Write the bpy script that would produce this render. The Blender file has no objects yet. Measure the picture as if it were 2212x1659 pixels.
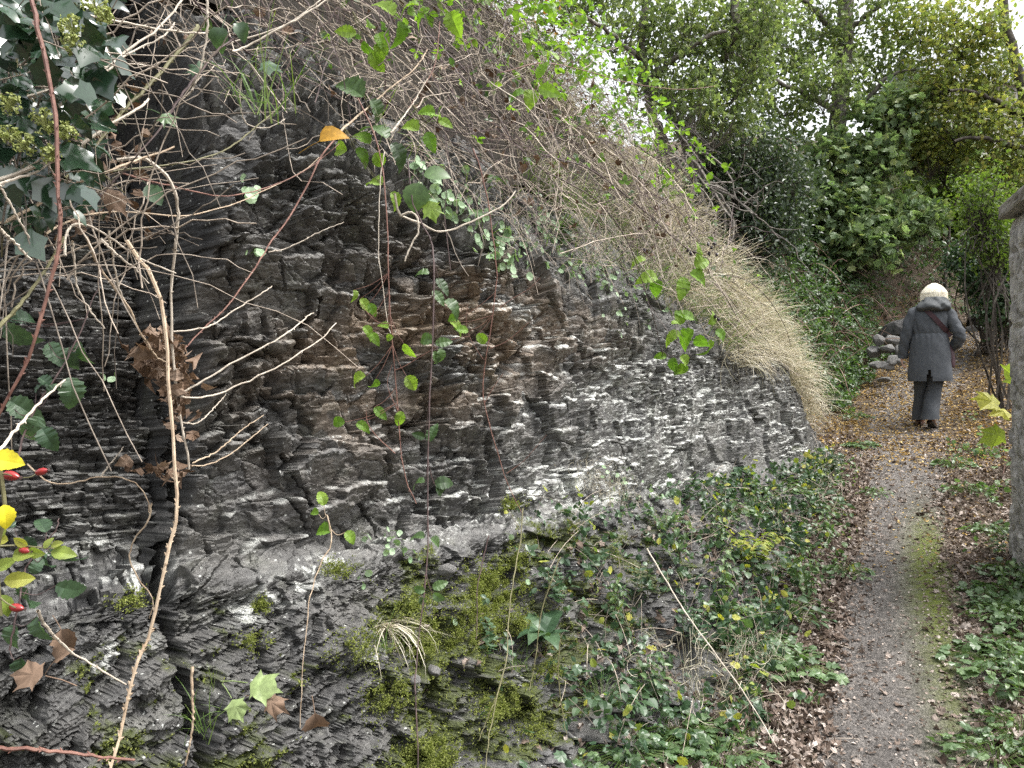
import bpy, math, random
import numpy as np
from mathutils import Vector
random.seed(7)
RNG = np.random.default_rng(11)
sc = bpy.context.scene
COL = sc.collection

# ---------------------------------------------------------------- camera, sky, sun, exposure
cam_d = bpy.data.cameras.new('camera')
cam = bpy.data.objects.new('camera', cam_d); COL.objects.link(cam)
CAMZ = 1.6
cam.location = (0, 0, CAMZ)
cam.rotation_euler = (math.radians(90), 0, 0)
cam_d.sensor_width = 36.0
cam_d.lens = 27.0
cam_d.clip_start = 0.05
cam_d.clip_end = 500
sc.camera = cam

SUN_EL, SUN_AZ = math.radians(62), math.radians(98)      # azimuth clockwise from +Y
w = bpy.data.worlds.new('World'); sc.world = w; w.use_nodes = True
nt = w.node_tree; nt.nodes.clear()
sky = nt.nodes.new('ShaderNodeTexSky'); sky.sky_type = 'NISHITA'; sky.sun_disc = False
sky.sun_elevation = SUN_EL; sky.sun_rotation = SUN_AZ
sky.air_density = 1.6; sky.dust_density = 6.0; sky.ozone_density = 1.0
hs = nt.nodes.new('ShaderNodeHueSaturation'); hs.inputs['Saturation'].default_value = 0.22
bgn = nt.nodes.new('ShaderNodeBackground'); bgn.inputs['Strength'].default_value = 0.15
wo = nt.nodes.new('ShaderNodeOutputWorld')
nt.links.new(sky.outputs[0], hs.inputs['Color']); nt.links.new(hs.outputs[0], bgn.inputs[0]); nt.links.new(bgn.outputs[0], wo.inputs[0])
sd = bpy.data.lights.new('sun', 'SUN'); sd.energy = 1.25; sd.angle = math.radians(25); sd.color = (1, .97, .93)
sun = bpy.data.objects.new('sun', sd); COL.objects.link(sun)
sdir = Vector((math.sin(SUN_AZ)*math.cos(SUN_EL), math.cos(SUN_AZ)*math.cos(SUN_EL), math.sin(SUN_EL)))
sun.rotation_euler = (-sdir).to_track_quat('-Z', 'Y').to_euler(); sun.location = (10, 5, 20)
sc.view_settings.view_transform = 'Standard'; sc.view_settings.look = 'None'
sc.view_settings.exposure = 1.55; sc.view_settings.gamma = 1
sc.cycles.use_denoising = False
sc.cycles.max_bounces = 6; sc.cycles.diffuse_bounces = 4; sc.cycles.transmission_bounces = 3; sc.cycles.glossy_bounces = 2
sc.cycles.use_adaptive_sampling = True; sc.cycles.adaptive_threshold = 0.01

# ---------------------------------------------------------------- helpers
def P(u, v, d):
    """a point d metres in front of the camera along the ray of photo position (u, v), 2212 px wide"""
    return np.array([(u-1106)/1659*d, d, CAMZ+(829.5-v)/1659*d])

def h2(i, j, seed=0):
    with np.errstate(over='ignore'):
        i = np.asarray(i).astype(np.int64).astype(np.uint32); j = np.asarray(j).astype(np.int64).astype(np.uint32)
        h = i*np.uint32(374761393) + j*np.uint32(668265263) + np.uint32((seed*974634541+77) & 0xffffffff)
        h = (h ^ (h >> np.uint32(13)))*np.uint32(1274126177)
        h = (h ^ (h >> np.uint32(16)))*np.uint32(2246822519)
        h = h ^ (h >> np.uint32(15))
    return h.astype(np.float64)/4294967295.0

def vn(x, y, seed=0):
    i = np.floor(x); j = np.floor(y); f = x-i; g = y-j
    f = f*f*(3-2*f); g = g*g*(3-2*g)
    a = h2(i, j, seed); b = h2(i+1, j, seed); c = h2(i, j+1, seed); d = h2(i+1, j+1, seed)
    return (a*(1-f)+b*f)*(1-g)+(c*(1-f)+d*f)*g

def fbm(x, y, seed=0, o=4):
    r = 0; a = .5; t = 0
    for k in range(o):
        r = r+a*vn(x, y, seed+k*17); t += a; a *= .5; x = x*2.03+5.1; y = y*2.03+1.7
    return r/t

def sst(e0, e1, x):
    t = np.clip((x-e0)/(e1-e0), 0, 1)
    return t*t*(3-2*t)

def tag(o, label=None, cat=None, group=None, kind=None):
    if label: o['label'] = label
    if cat: o['category'] = cat
    if group: o['group'] = group
    if kind: o['kind'] = kind
    return o

class MB:
    """collects vertices and faces (numpy) of one mesh"""
    def __init__(s): s.V = []; s.F = []; s.n = 0; s.M = []
    def add(s, V, F, m=0):
        V = np.asarray(V, float).reshape(-1, 3)
        for f in (F if isinstance(F, list) else [F]):
            f = np.asarray(f, np.int64)
            if len(f): s.F.append(f+s.n); s.M.append(m)
        s.V.append(V); s.n += len(V)
        return s
    def empty(s): return s.n == 0
    def build(s, name, mat, parent=None, loc=None, smooth=False, attrs=None):
        V = np.concatenate(s.V)
        base = np.zeros(3)
        if parent is not None:
            r = parent
            while r is not None: base = base+np.array(r.location); r = r.parent
        elif loc is not None: base = np.array(loc, float)
        me = bpy.data.meshes.new(name)
        me.vertices.add(len(V)); me.vertices.foreach_set('co', (V-base).astype(np.float32).ravel())
        nl = sum(f.size for f in s.F); nf = sum(len(f) for f in s.F)
        me.loops.add(nl); me.loops.foreach_set('vertex_index', np.concatenate([f.ravel() for f in s.F]).astype(np.int32))
        st = np.concatenate([np.full(len(f), f.shape[1], np.int32) for f in s.F])
        me.polygons.add(nf)
        me.polygons.foreach_set('loop_start', np.concatenate([[0], np.cumsum(st)[:-1]]).astype(np.int32))
        mats = mat if isinstance(mat, (list, tuple)) else [mat]
        for m in mats: me.materials.append(m)
        if len(mats) > 1:
            me.polygons.foreach_set('material_index', np.concatenate([np.full(len(f), m, np.int32) for f, m in zip(s.F, s.M)]))
        me.update(calc_edges=True)
        me.polygons.foreach_set('use_smooth', np.full(nf, bool(smooth)))
        for k, a in (attrs or {}).items():
            at = me.attributes.new(k, 'FLOAT', 'POINT'); at.data.foreach_set('value', np.asarray(a, np.float32).ravel())
        o = bpy.data.objects.new(name, me); COL.objects.link(o)
        if parent is not None: o.parent = parent
        elif loc is not None: o.location = [float(q) for q in loc]
        return o

def thing(name, label, cat, loc, group=None):
    o = bpy.data.objects.new(name, None); COL.objects.link(o)
    o.empty_display_size = .1; o.location = [float(q) for q in loc]
    return tag(o, label, cat, group)

def grid_faces(n, m):
    i = np.arange(n-1)[:, None]*m+np.arange(m-1)[None, :]
    i = i.ravel()
    return np.stack([i, i+1, i+m+1, i+m], 1)

def nrm(a): return a/np.maximum(np.linalg.norm(a, axis=-1, keepdims=True), 1e-9)

def tubes(PT, R, k=4):
    """PT (N,M,3) polylines, R (N,M) radii -> verts, quads"""
    PT = np.asarray(PT, float); N, M, _ = PT.shape
    R = np.broadcast_to(np.asarray(R, float), (N, M))
    T = nrm(np.gradient(PT, axis=1))
    ref = np.where(np.abs(T[:, :1, 2:3]) > .8, np.array([1., 0.2, 0]), np.array([0.1, 0, 1.]))
    ref = np.broadcast_to(ref, T.shape)
    A = nrm(np.cross(T, ref)); B = np.cross(T, A)
    an = np.arange(k)*2*math.pi/k
    V = PT[:, :, None, :]+R[:, :, None, None]*(A[:, :, None, :]*np.cos(an)[:, None]+B[:, :, None, :]*np.sin(an)[:, None])
    n = np.arange(N)[:, None, None]*M*k; i = np.arange(M-1)[None, :, None]*k; j = np.arange(k)[None, None, :]; j2 = (j+1) % k
    F = np.stack([n+i+j, n+i+j2, n+i+k+j2, n+i+k+j], -1).reshape(-1, 4)
    return V.reshape(-1, 3), F

def smooth_line(pts, n=24):
    """Catmull-Rom through pts"""
    p = np.asarray(pts, float); p = np.vstack([2*p[0]-p[1], p, 2*p[-1]-p[-2]])
    m = len(p)-3; t = np.linspace(0, m-1e-6, n); i = t.astype(int); f = (t-i)[:, None]
    a, b, c, d = p[i], p[i+1], p[i+2], p[i+3]
    return .5*((2*b)+(-a+c)*f+(2*a-5*b+4*c-d)*f*f+(-a+3*b-3*c+d)*f**3)

# materials -----------------------------------------------------
def new_mat(name):
    m = bpy.data.materials.new(name); m.use_nodes = True
    n = m.node_tree; n.nodes.clear()
    out = n.nodes.new('ShaderNodeOutputMaterial')
    return m, n, out
def node(n, t, **kw):
    x = n.nodes.new(t)
    for k, v in kw.items():
        if k in x.inputs: x.inputs[k].default_value = v
        else: setattr(x, k, v)
    return x
def ramp(n, stops, interp='LINEAR'):
    r = n.nodes.new('ShaderNodeValToRGB'); r.color_ramp.interpolation = interp
    e = r.color_ramp.elements
    while len(e) > 1: e.remove(e[-1])
    for k, (p, c) in enumerate(stops):
        el = e[0] if k == 0 else e.new(p)
        el.position = p; el.color = (*c, 1) if len(c) == 3 else c
    return r
def mixc(n, fac, a, b, blend='MIX'):
    m = n.nodes.new('ShaderNodeMix'); m.data_type = 'RGBA'; m.blend_type = blend
    for sock, v in ((m.inputs[0], fac), (m.inputs[6], a), (m.inputs[7], b)):
        if hasattr(v, 'links') or hasattr(v, 'is_output'): n.links.new(v, sock)
        else: sock.default_value = v if isinstance(v, (int, float)) else (*v, 1)
    return m.outputs[2]
def math_n(n, op, a, b=0.0, clamp=False):
    m = n.nodes.new('ShaderNodeMath'); m.operation = op; m.use_clamp = clamp
    for sock, v in ((m.inputs[0], a), (m.inputs[1], b)):
        if hasattr(v, 'is_output'): n.links.new(v, sock)
        else: sock.default_value = v
    return m.outputs[0]
def noise_n(n, scale, detail=4, rough=.6, vec=None, dist=0.0):
    x = n.nodes.new('ShaderNodeTexNoise'); x.inputs['Scale'].default_value = scale; x.inputs['Detail'].default_value = detail
    x.inputs['Roughness'].default_value = rough; x.inputs['Distortion'].default_value = dist
    if vec is not None: n.links.new(vec, x.inputs['Vector'])
    return x

def mat_leaf(name, cols, trans=.3, rough=.45, spec=.35, tcol=(1.5, 1.7, .7), vary=.5, detail=60):
    m, n, out = new_mat(name)
    g = n.nodes.new('ShaderNodeNewGeometry')
    k = len(cols); r = ramp(n, [((i+.0)/max(1, k-1), c) for i, c in enumerate(cols)])
    n.links.new(g.outputs['Random Per Island'], r.inputs[0])
    tc = n.nodes.new('ShaderNodeTexCoord'); nz = noise_n(n, detail, 3, .6, tc.outputs['Object'])
    vr = ramp(n, [(.3, (1-vary*.6,)*3), (.7, (1+vary*.5,)*3)]); n.links.new(nz.outputs[0], vr.inputs[0])
    c = mixc(n, 1.0, r.outputs[0], vr.outputs[0], 'MULTIPLY')
    b = node(n, 'ShaderNodeBsdfPrincipled', Roughness=rough); b.inputs['Specular IOR Level'].default_value = spec
    n.links.new(c, b.inputs['Base Color'])
    if trans > 0:
        t = n.nodes.new('ShaderNodeBsdfTranslucent')
        c2 = mixc(n, 1.0, c, tcol, 'MULTIPLY'); n.links.new(c2, t.inputs[0])
        mx = n.nodes.new('ShaderNodeMixShader'); mx.inputs[0].default_value = trans
        n.links.new(b.outputs[0], mx.inputs[1]); n.links.new(t.outputs[0], mx.inputs[2]); n.links.new(mx.outputs[0], out.inputs[0])
    else: n.links.new(b.outputs[0], out.inputs[0])
    return m

def mat_simple(name, c1, c2, scale=30, rough=.8, bump=.0, spec=.3, detail=5, island=0.0, bscale=None):
    m, n, out = new_mat(name)
    tc = n.nodes.new('ShaderNodeTexCoord'); nz = noise_n(n, scale, detail, .62, tc.outputs['Object'])
    r = ramp(n, [(.32, c1), (.68, c2)]); n.links.new(nz.outputs[0], r.inputs[0])
    c = r.outputs[0]
    if island:
        g = n.nodes.new('ShaderNodeNewGeometry'); vr = ramp(n, [(0, (1-island,)*3), (1, (1+island,)*3)])
        n.links.new(g.outputs['Random Per Island'], vr.inputs[0]); c = mixc(n, 1.0, c, vr.outputs[0], 'MULTIPLY')
    b = node(n, 'ShaderNodeBsdfPrincipled', Roughness=rough); b.inputs['Specular IOR Level'].default_value = spec
    n.links.new(c, b.inputs['Base Color'])
    if bump:
        nb = noise_n(n, bscale or scale*2.5, 6, .65, tc.outputs['Object'])
        bm = node(n, 'ShaderNodeBump', Strength=bump, Distance=.02); n.links.new(nb.outputs[0], bm.inputs['Height']); n.links.new(bm.outputs[0], b.inputs['Normal'])
    n.links.new(b.outputs[0], out.inputs[0])
    return m

# ---------------------------------------------------------------- terrain functions
EX, EY = .645, .764                       # direction along the rock face; normal towards the path is (EY, -EX)
def face(s, o): return -1.56+EX*s+EY*o, 2.35+EY*s-EX*o
def to_face(x, y):
    x = x+1.56; y = y-2.35
    return x*EX+y*EY, x*EY-y*EX
S_T = [-3, -1.5, 0, .57, 1.38, 1.71, 2.05, 2.81, 3.57, 4.56, 5.3, 5.8, 6.45, 6.95, 7.4, 7.8, 9]
Z_T = [2.9, 2.8, 2.72, 2.68, 2.62, 2.52, 2.43, 2.27, 2.3, 2.1, 1.9, 1.97, 1.86, 1.5, 1.2, .95, .6]
def ztop(s): return np.interp(s, S_T, Z_T)
def zfoot(s): return np.interp(s, [-1.5, .57, 2.2, 4.56, 6, 7.5, 9], [.95, .91, .87, .83, .86, .9, .8])
def ofoot(s): return np.interp(s, [-1.5, 0, 2.5, 4, 5.5, 7, 7.6, 8.2], [1.75, 1.75, 1.6, 1.3, .95, .55, .3, .2])
def path_c(a): return .0+.05*np.maximum(0, a-10)**2*(a < 16)+np.where(a >= 16, 1.8+.5*(a-16), 0)
def zpath(a):
    sp = lambda x: .5*(x+np.sqrt(x*x+.5))
    return .16*sp(a-3.3)+.14*sp(a-10.5)-.25*sp(a-22)
def ground(x, y, rough=True):
    x = np.asarray(x, float); y = np.asarray(y, float)
    a = x*.454+y*.891; c = x*.891-y*.454
    pc = path_c(a)
    z = zpath(a)
    l = np.maximum(0, pc-.85-c); lb = np.where(l < 2.2, 1.15*l, 2.53+.28*(l-2.2))
    z = z+np.minimum(lb, 4.0)*sst(8.6, 10.2, a)
    r = np.maximum(0, c-pc-.65)
    z = z+np.minimum(.22*r, 2.0)*sst(5, 8, a)
    if rough: z = z+.05*(fbm(x*1.3, y*1.3, 3)-.5)*sst(.15, .9, np.abs(c-pc))+.02*(fbm(x*4, y*4, 9)-.5)
    return z
def send(b): return 7.55-.9*b
def bank(s, b):
    z1 = ztop(s)+np.where(b < 3.5, 1.45*b, 5.07+.6*(b-3.5))
    z2 = 1.0+2.3*(send(b)-s+.35)+.35*b*1.9
    k = .25; h = np.clip(.5+.5*(z2-z1)/k, 0, 1)
    return z2*(1-h)+z1*h-k*h*(1-h)
def curl_f(s): return np.maximum(0, s-6.9)**2*.55
def bank_p(s, b):
    x, y = face(s, -b-curl_f(s))
    return np.stack([x, y, bank(s, b)+.12*(fbm(s*2, b*2, 5)-.5)], -1)

# ---------------------------------------------------------------- setting: ground, path, bank
def mat_ground():
    m, n, out = new_mat('forest_soil')
    tc = n.nodes.new('ShaderNodeTexCoord')
    a = noise_n(n, 2.2, 5, .6, tc.outputs['Object']); b2 = noise_n(n, 45, 5, .7, tc.outputs['Object'])
    v = n.nodes.new('ShaderNodeTexVoronoi'); v.inputs['Scale'].default_value = 55; n.links.new(tc.outputs['Object'], v.inputs['Vector'])
    r1 = ramp(n, [(.3, (.05, .038, .028)), (.7, (.11, .085, .06))]); n.links.new(b2.outputs[0], r1.inputs[0])
    r2 = ramp(n, [(0, (.55, .55, .55)), (.5, (1, 1, 1)), (1, (1.5, 1.4, 1.25))]); n.links.new(v.outputs['Color'], r2.inputs[0])
    c = mixc(n, 1.0, r1.outputs[0], r2.outputs[0], 'MULTIPLY')
    r3 = ramp(n, [(.42, (0, 0, 0)), (.62, (1, 1, 1))]); n.links.new(a.outputs[0], r3.inputs[0])
    f = math_n(n, 'MULTIPLY', r3.outputs[0], .5)
    c = mixc(n, f, c, (.06, .052, .036))
    b = node(n, 'ShaderNodeBsdfPrincipled', Roughness=.9); b.inputs['Specular IOR Level'].default_value = .2
    n.links.new(c, b.inputs['Base Color'])
    bm = node(n, 'ShaderNodeBump', Strength=.8, Distance=.02); n.links.new(b2.outputs[0], bm.inputs['Height']); n.links.new(bm.outputs[0], b.inputs['Normal'])
    n.links.new(b.outputs[0], out.inputs[0]); return m
M_GROUND = mat_ground()
def axis(lo, hi, c0, c1, fine, coarse):
    """grid lines fine inside [c0, c1], growing outside"""
    v = list(np.arange(c0, c1, fine)); st = fine
    while v[-1] < hi: st = min(coarse, st*1.25); v.append(v[-1]+st)
    st = fine
    while v[0] > lo: st = min(coarse, st*1.25); v.insert(0, v[0]-st)
    return np.array(v)
gx = axis(-90, 140, -1, 9, .05, 12); gy = axis(-40, 220, 1.5, 15, .05, 12)
X, Y = np.meshgrid(gx, gy, indexing='ij')
Z = ground(X, Y)
go = MB().add(np.stack([X, Y, Z], -1), grid_faces(len(gx), len(gy))[:, ::-1]).build('ground', M_GROUND, smooth=True); tag(go, 'brown woodland soil on both sides of the trodden path', 'ground', kind='structure')

def mat_path():
    m, n, out = new_mat('trodden_soil')
    tc = n.nodes.new('ShaderNodeTexCoord')
    fine = noise_n(n, 130, 5, .75, tc.outputs['Object']); mid = noise_n(n, 9, 4, .6, tc.outputs['Object'])
    v = n.nodes.new('ShaderNodeTexVoronoi'); v.inputs['Scale'].default_value = 85; n.links.new(tc.outputs['Object'], v.inputs['Vector'])
    v2 = n.nodes.new('ShaderNodeTexVoronoi'); v2.inputs['Scale'].default_value = 38; n.links.new(tc.outputs['Object'], v2.inputs['Vector'])
    r1 = ramp(n, [(.3, (.07, .064, .06)), (.72, (.19, .177, .165))]); n.links.new(fine.outputs[0], r1.inputs[0])
    r2 = ramp(n, [(0, (.6, .58, .56)), (.6, (1, 1, 1)), (.9, (1.7, 1.65, 1.6)), (1, (2.3, 2.2, 2.1))]); n.links.new(v.outputs['Color'], r2.inputs[0])
    c = mixc(n, 1.0, r1.outputs[0], r2.outputs[0], 'MULTIPLY')
    st = ramp(n, [(.86, (0, 0, 0)), (.9, (1, 1, 1))]); n.links.new(v2.outputs['Color'], st.inputs[0])
    rim = ramp(n, [(.25, (1, 1, 1)), (.4, (0, 0, 0))]); n.links.new(v2.outputs['Distance'], rim.inputs[0])
    f = math_n(n, 'MULTIPLY', st.outputs[0], rim.outputs[0]); c = mixc(n, f, c, (.28, .255, .23))
    r3 = ramp(n, [(.4, (.75, .75, .75)), (.65, (1.15, 1.15, 1.15))]); n.links.new(mid.outputs[0], r3.inputs[0])
    c = mixc(n, 1.0, c, r3.outputs[0], 'MULTIPLY')
    at = node(n, 'ShaderNodeAttribute', attribute_name='moss')
    nm = noise_n(n, 26, 5, .75, tc.outputs['Object'])
    mf = math_n(n, 'MULTIPLY', at.outputs['Fac'], ramp_out(n, nm.outputs[0], .30, .52)); c = mixc(n, mf, c, (.11, .135, .022))
    b = node(n, 'ShaderNodeBsdfPrincipled', Roughness=.85); b.inputs['Specular IOR Level'].default_value = .25
    n.links.new(c, b.inputs['Base Color'])
    hh = math_n(n, 'ADD', fine.outputs[0], math_n(n, 'MULTIPLY', v.outputs['Distance'], -.8))
    bm = node(n, 'ShaderNodeBump', Strength=.9, Distance=.015); n.links.new(hh, bm.inputs['Height']); n.links.new(bm.outputs[0], b.inputs['Normal'])
    n.links.new(b.outputs[0], out.inputs[0]); return m
def ramp_out(n, sock, a, b):
    r = ramp(n, [(a, (0, 0, 0)), (b, (1, 1, 1))]); n.links.new(sock, r.inputs[0]); return r.outputs[0]
pa = np.concatenate([np.arange(.5, 9, .035), np.arange(9, 20, .08)]); pw = np.linspace(-1, 1, 34)
A, W = np.meshgrid(pa, pw, indexing='ij')
half = .34+.03*np.sin(A*1.7)+.14*sst(7.5, 9.5, A)
edge = .10*(fbm(A*2.2, np.sign(W)*7+3, 21)-.5)*2
C = path_c(A)+W*(half+edge)
PX, PY = C*.891+A*.454, A*.891-C*.454
PZ = ground(PX, PY)+.006+.008*(fbm(PX*14, PY*14, 31)-.5)-.012*W**6
def blob(u0, a0, x, y, r): return np.exp(-((x-u0)**2+(y-a0)**2)/r**2)
moss = np.clip(1.25*np.exp(-((C-.16)/.13)**2)*np.exp(-((A-5.7)/1.0)**2)+.5*np.exp(-((C-.2)/.10)**2)*np.exp(-((A-4.2)/.9)**2), 0, 1)
po = MB().add(np.stack([PX, PY, PZ], -1), grid_faces(len(pa), len(pw))[:, ::-1]).build('path', mat_path(), smooth=True, attrs={'moss': moss})
tag(po, 'grey trodden footpath with a green mossy strip leading up to the walker', 'path', kind='structure')

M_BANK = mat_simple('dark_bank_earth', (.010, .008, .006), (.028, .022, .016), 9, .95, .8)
bs = np.arange(-3, 8.6, .05); bb = axis(.48, 14, .5, 4, .05, .6)
S, B = np.meshgrid(bs, bb, indexing='ij')
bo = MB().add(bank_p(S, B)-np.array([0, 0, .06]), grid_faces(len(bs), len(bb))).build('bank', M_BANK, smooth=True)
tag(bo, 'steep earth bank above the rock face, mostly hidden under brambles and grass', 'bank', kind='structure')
# ---------------------------------------------------------------- the rock face
def beds(S, Wv, thick, bw, seed, skew=.0):
    """bedded rock: returns protrusion of the block, position inside bed (0 bottom, 1 top), closeness to joints"""
    q = Wv/thick
    q = q+.55*(vn(q*.37, S*.5, seed+5)-.5)*2
    i = np.floor(q); f = q-i
    wj = bw*(.6+.9*h2(i, i*0+3, seed+1))
    x = (S+skew*f*thick)/wj+h2(i, i*0, seed+2)*19
    x = x+.35*(vn(x*.7, i*1.7, seed+3)-.5)*2
    j = np.floor(x); g = x-j
    p = h2(i, j, seed+4)
    t = h2(i, j, seed+6)-.5                                # each block tilts a little
    return p, f, np.minimum(g, 1-g)*wj, (g-.5)*t
def vor(x, y, seed):
    """cellular: nearest-cell random, second-nearest minus nearest distance"""
    i = np.floor(x); j = np.floor(y); d1 = np.full(x.shape, 9.); d2 = np.full(x.shape, 9.); r = np.zeros(x.shape)
    gx = np.zeros(x.shape); gy = np.zeros(x.shape)
    for a in (-1, 0, 1):
        for b in (-1, 0, 1):
            ci, cj = i+a, j+b
            px = ci+h2(ci, cj, seed); py = cj+h2(ci, cj, seed+1)
            d = (px-x)**2+(py-y)**2
            m = d < d1
            d2 = np.where(m, d1, np.minimum(d2, d)); r = np.where(m, h2(ci, cj, seed+2), r)
            gx = np.where(m, x-px, gx); gy = np.where(m, y-py, gy); d1 = np.where(m, d, d1)
    return r, np.sqrt(d2)-np.sqrt(d1), gx, gy

def rock_mesh():
    ss = [-.9]
    while ss[-1] < 8.25:
        s = ss[-1]; x, y = face(s, .1); px = max(.02, (EX*y-EY*x)/(y*y))*768
        ss.append(s+min(.018, max(.0026, 1.05/px)))
    ss = np.array(ss); ns = len(ss); nv = 800
    # base profile: back top -> lip -> face -> foot -> toe
    zt, zf, of = ztop(ss), np.minimum(zfoot(ss), ztop(ss)-.12), ofoot(ss)
    curl = -curl_f(ss)
    recess = np.zeros(ns)
    kx, ky = face(ss, of); zg = ground(kx, ky, False)-.14
    pts_o = np.stack([-.62+0*ss, -.10+0*ss, -.02+0*ss, .02+.06*sst(3, 6, ss), .09+.05*sst(0, 3, ss), .26+.04*sst(1, 3, ss), of*(.45+.13*sst(1.5, 3.5, ss)), of], 1)
    pts_z = np.stack([zt+.78, zt+.02, zt-.12, zt*.5+zf*.5, zf+.06, zf-.06, zf*.30+zg*.70, zg], 1)
    pts_o[:, 5:] = np.minimum(pts_o[:, 5:], of[:, None])
    vkn = np.array([0, .12, .17, .40, .60, .66, .85, 1.0]); vv = np.linspace(0, 1, nv)
    O = np.stack([np.interp(vv, vkn, pts_o[k]) for k in range(ns)]); Zb = np.stack([np.interp(vv, vkn, pts_z[k]) for k in range(ns)])
    ker = np.hanning(31); ker /= ker.sum()                       # round the profile's corners
    sm = lambda Q: np.apply_along_axis(lambda r: np.convolve(np.pad(r, 15, mode='edge'), ker, 'valid'), 1, Q)
    O = sm(O); Zb = sm(Zb)
    O = O+curl[:, None]
    S = np.repeat(ss[:, None], nv, 1); Vv = np.repeat(vv[None, :], ns, 0)
    # arc length coordinate W (upwards)
    dl = np.sqrt(np.diff(O, axis=1)**2+np.diff(Zb, axis=1)**2); Wd = np.concatenate([np.zeros((ns, 1)), np.cumsum(dl, 1)], 1)
    iref = np.argmin(np.abs(vv-.60)); W = zf[:, None]+Wd[:, iref:iref+1]-Wd
    no = np.gradient(Zb, axis=1); nz = -np.gradient(O, axis=1)
    ln = np.sqrt(no**2+nz**2)+1e-9; no, nz = -no/ln, -nz/ln          # outward normal in (o, z)
    face_w = sst(.66, .60, Vv+.03*(fbm(S*1.5, Vv*3, 91)-.5)); slope_w = 1-face_w
    # --- crack: right block's joint plane; rock left of it is set back
    sc_ = np.interp(Zb, [.3, .53, .91, 1.17, 1.6, 2.5], [.36, .38, .46, .585, .61, .74])+.05*(fbm(Zb*4, Zb*0, 71)-.5)+.02*(fbm(Zb*16, Zb*0, 72)-.5)
    dcr = S-sc_
    wall = np.clip(-dcr/(.05*sst(.3, 1.0, Zb)+.012), 0, 1); left = wall*wall*(3-2*wall)
    # --- warped coordinates
    wx = S+.05*(fbm(S*7, W*7, 12)-.5)+.10*(fbm(S*1.5, W*1.5, 14)-.5)
    w1 = .05*(fbm(S*6, W*3, 15)-.5)+.20*(fbm(S*.9, W*.9, 16)-.5)
    jag = .018*(fbm(S*26, W*5, 17, 3)-.5)
    H = np.zeros_like(S); lip = np.zeros_like(S)
    # massive / blocky face on the right of the crack
    rc, ec, gcx, gcy = vor(wx*2.6+.3*w1, (W+.25*wx)*2.3, 411)              # joint-bounded blocks shift the beds
    rd, ed, gdx, gdy = vor(wx*6.5+.3*rc, (W+.15*wx)*5.5, 431)
    Wt = W-.05*S+.10*(rc-.5)+.06*(rd-.5)
    jag2 = .022*(fbm(S*14, W*4, 27, 3)-.5)
    p1, f1, j1, t1 = beds(wx, Wt+w1+jag+jag2, .17, .30, 101, .5)
    p2, f2, j2, t2 = beds(wx+.3*p1, Wt+w1*1.2+jag*1.6+jag2, .088, .125, 201, .8)
    p3, f3, j3, t3 = beds(wx+.2*p2, Wt+w1*1.2+jag*1.4+.6*jag2, .040, .060, 301, .8)
    r4, e4, g4x, g4y = vor(S*6.5+2*jag, W*10+4*jag, 401)
    r5, e5, g5x, g5y = vor(S*22, W*34, 451)
    calm = sst(.42, .62, fbm(S*1.6+4, W*2.0, 55))                # smoother, unbroken parts
    calm = np.clip(calm+.8*np.exp(-((S-3.0)/1.6)**2-((W-1.15)/.22)**2), 0, 1)
    rough = 1-.72*calm
    hb = .09*(p1-.5)+.05*(f1-.5)*(.4+p1)*sst(0, .12, 1-f1)+.07*t1+.13*(rc-.5)+.15*(gcx*(h2(np.floor(rc*999), rc*0, 8)-.5)+gcy*(h2(np.floor(rc*999), rc*0, 9)-.25))
    hb += (.35+.65*rough)*(.08*(rd-.5)+.15*(gdx*(h2(np.floor(rd*999), rd*0, 8)-.5)+gdy*(h2(np.floor(rd*999), rd*0, 9)-.2)))
    rough = rough*sst(.2, .5, h2(np.floor(rd*991), rd*0, 33)+.25)
    hb += rough*(.050*(p2-.5)+.040*(f2-.4)*(1-sst(.86, 1, f2))+.05*t2)
    hb += rough*sst(.42, .58, fbm(S*3.1, W*4.2, 57))*(.020*(p3-.5)+.020*(f3-.4)*(1-sst(.85, 1, f3)))
    hb += rough*.06*(r4-.5)+.09*(g4y*(h2(np.floor(r4*999), r4*0, 5)-.2)+g4x*(h2(np.floor(r4*999), r4*0, 6)-.5))*rough
    hb += .012*(r5-.5)*(.4+.6*rough)
    hb -= .035*sst(.05, 0, ec)*h2(np.floor(rc*997), rc*0, 17)+.02*sst(.05, 0, ed)*rough
    hb -= .05*sst(.012, 0, j1)*h2(np.floor(p1*997), p1*0, 7)**2*2+.03*rough*sst(.007, 0, j2)
    hb += .03*(fbm(S*5, W*6, 61)-.5)+.010*(fbm(S*30, W*40, 62)-.5)+.005*(fbm(S*110, W*130, 63, 2)-.5)
    lip_b = np.maximum(sst(.62, .90, f2)*rough, sst(.55, .9, f3)*rough*.8); lip_b = np.maximum(lip_b, sst(.8, .95, f1))
    # thin plates on the left of the crack
    Wl = W+.04*S+.25*jag+.10*(fbm(S*2, W*2, 18)-.5)
    Wl = Wl+.05*(rd-.5)
    q1, a1, k1, u1 = beds(wx, Wl, .11, .26, 501, 0)
    q2, a2, k2, u2 = beds(wx+.2*q1, Wl+.25*jag, .034, .11, 601, .3)
    q3, a3, k3, u3 = beds(wx+.1*q2, Wl+.25*jag, .013, .06, 701, .3)
    hl = .09*(q1-.5)+.04*(a1-.5)+.06*(rd-.5)+.06*(gdx*(h2(np.floor(rd*999), rd*0, 8)-.5)+gdy*(h2(np.floor(rd*999), rd*0, 9)-.3))+.065*(q2-.5)+.03*(a2-.4)*(1-sst(.8, 1, a2))+.022*(q3-.5)+.04*u1+.012*(fbm(S*30, W*40, 64)-.5)+.004*(fbm(S*120, W*140, 65, 2)-.5)
    hl -= .02*sst(.004, 0, k2)
    calml = sst(.5, .2, Zb-.55)
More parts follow.
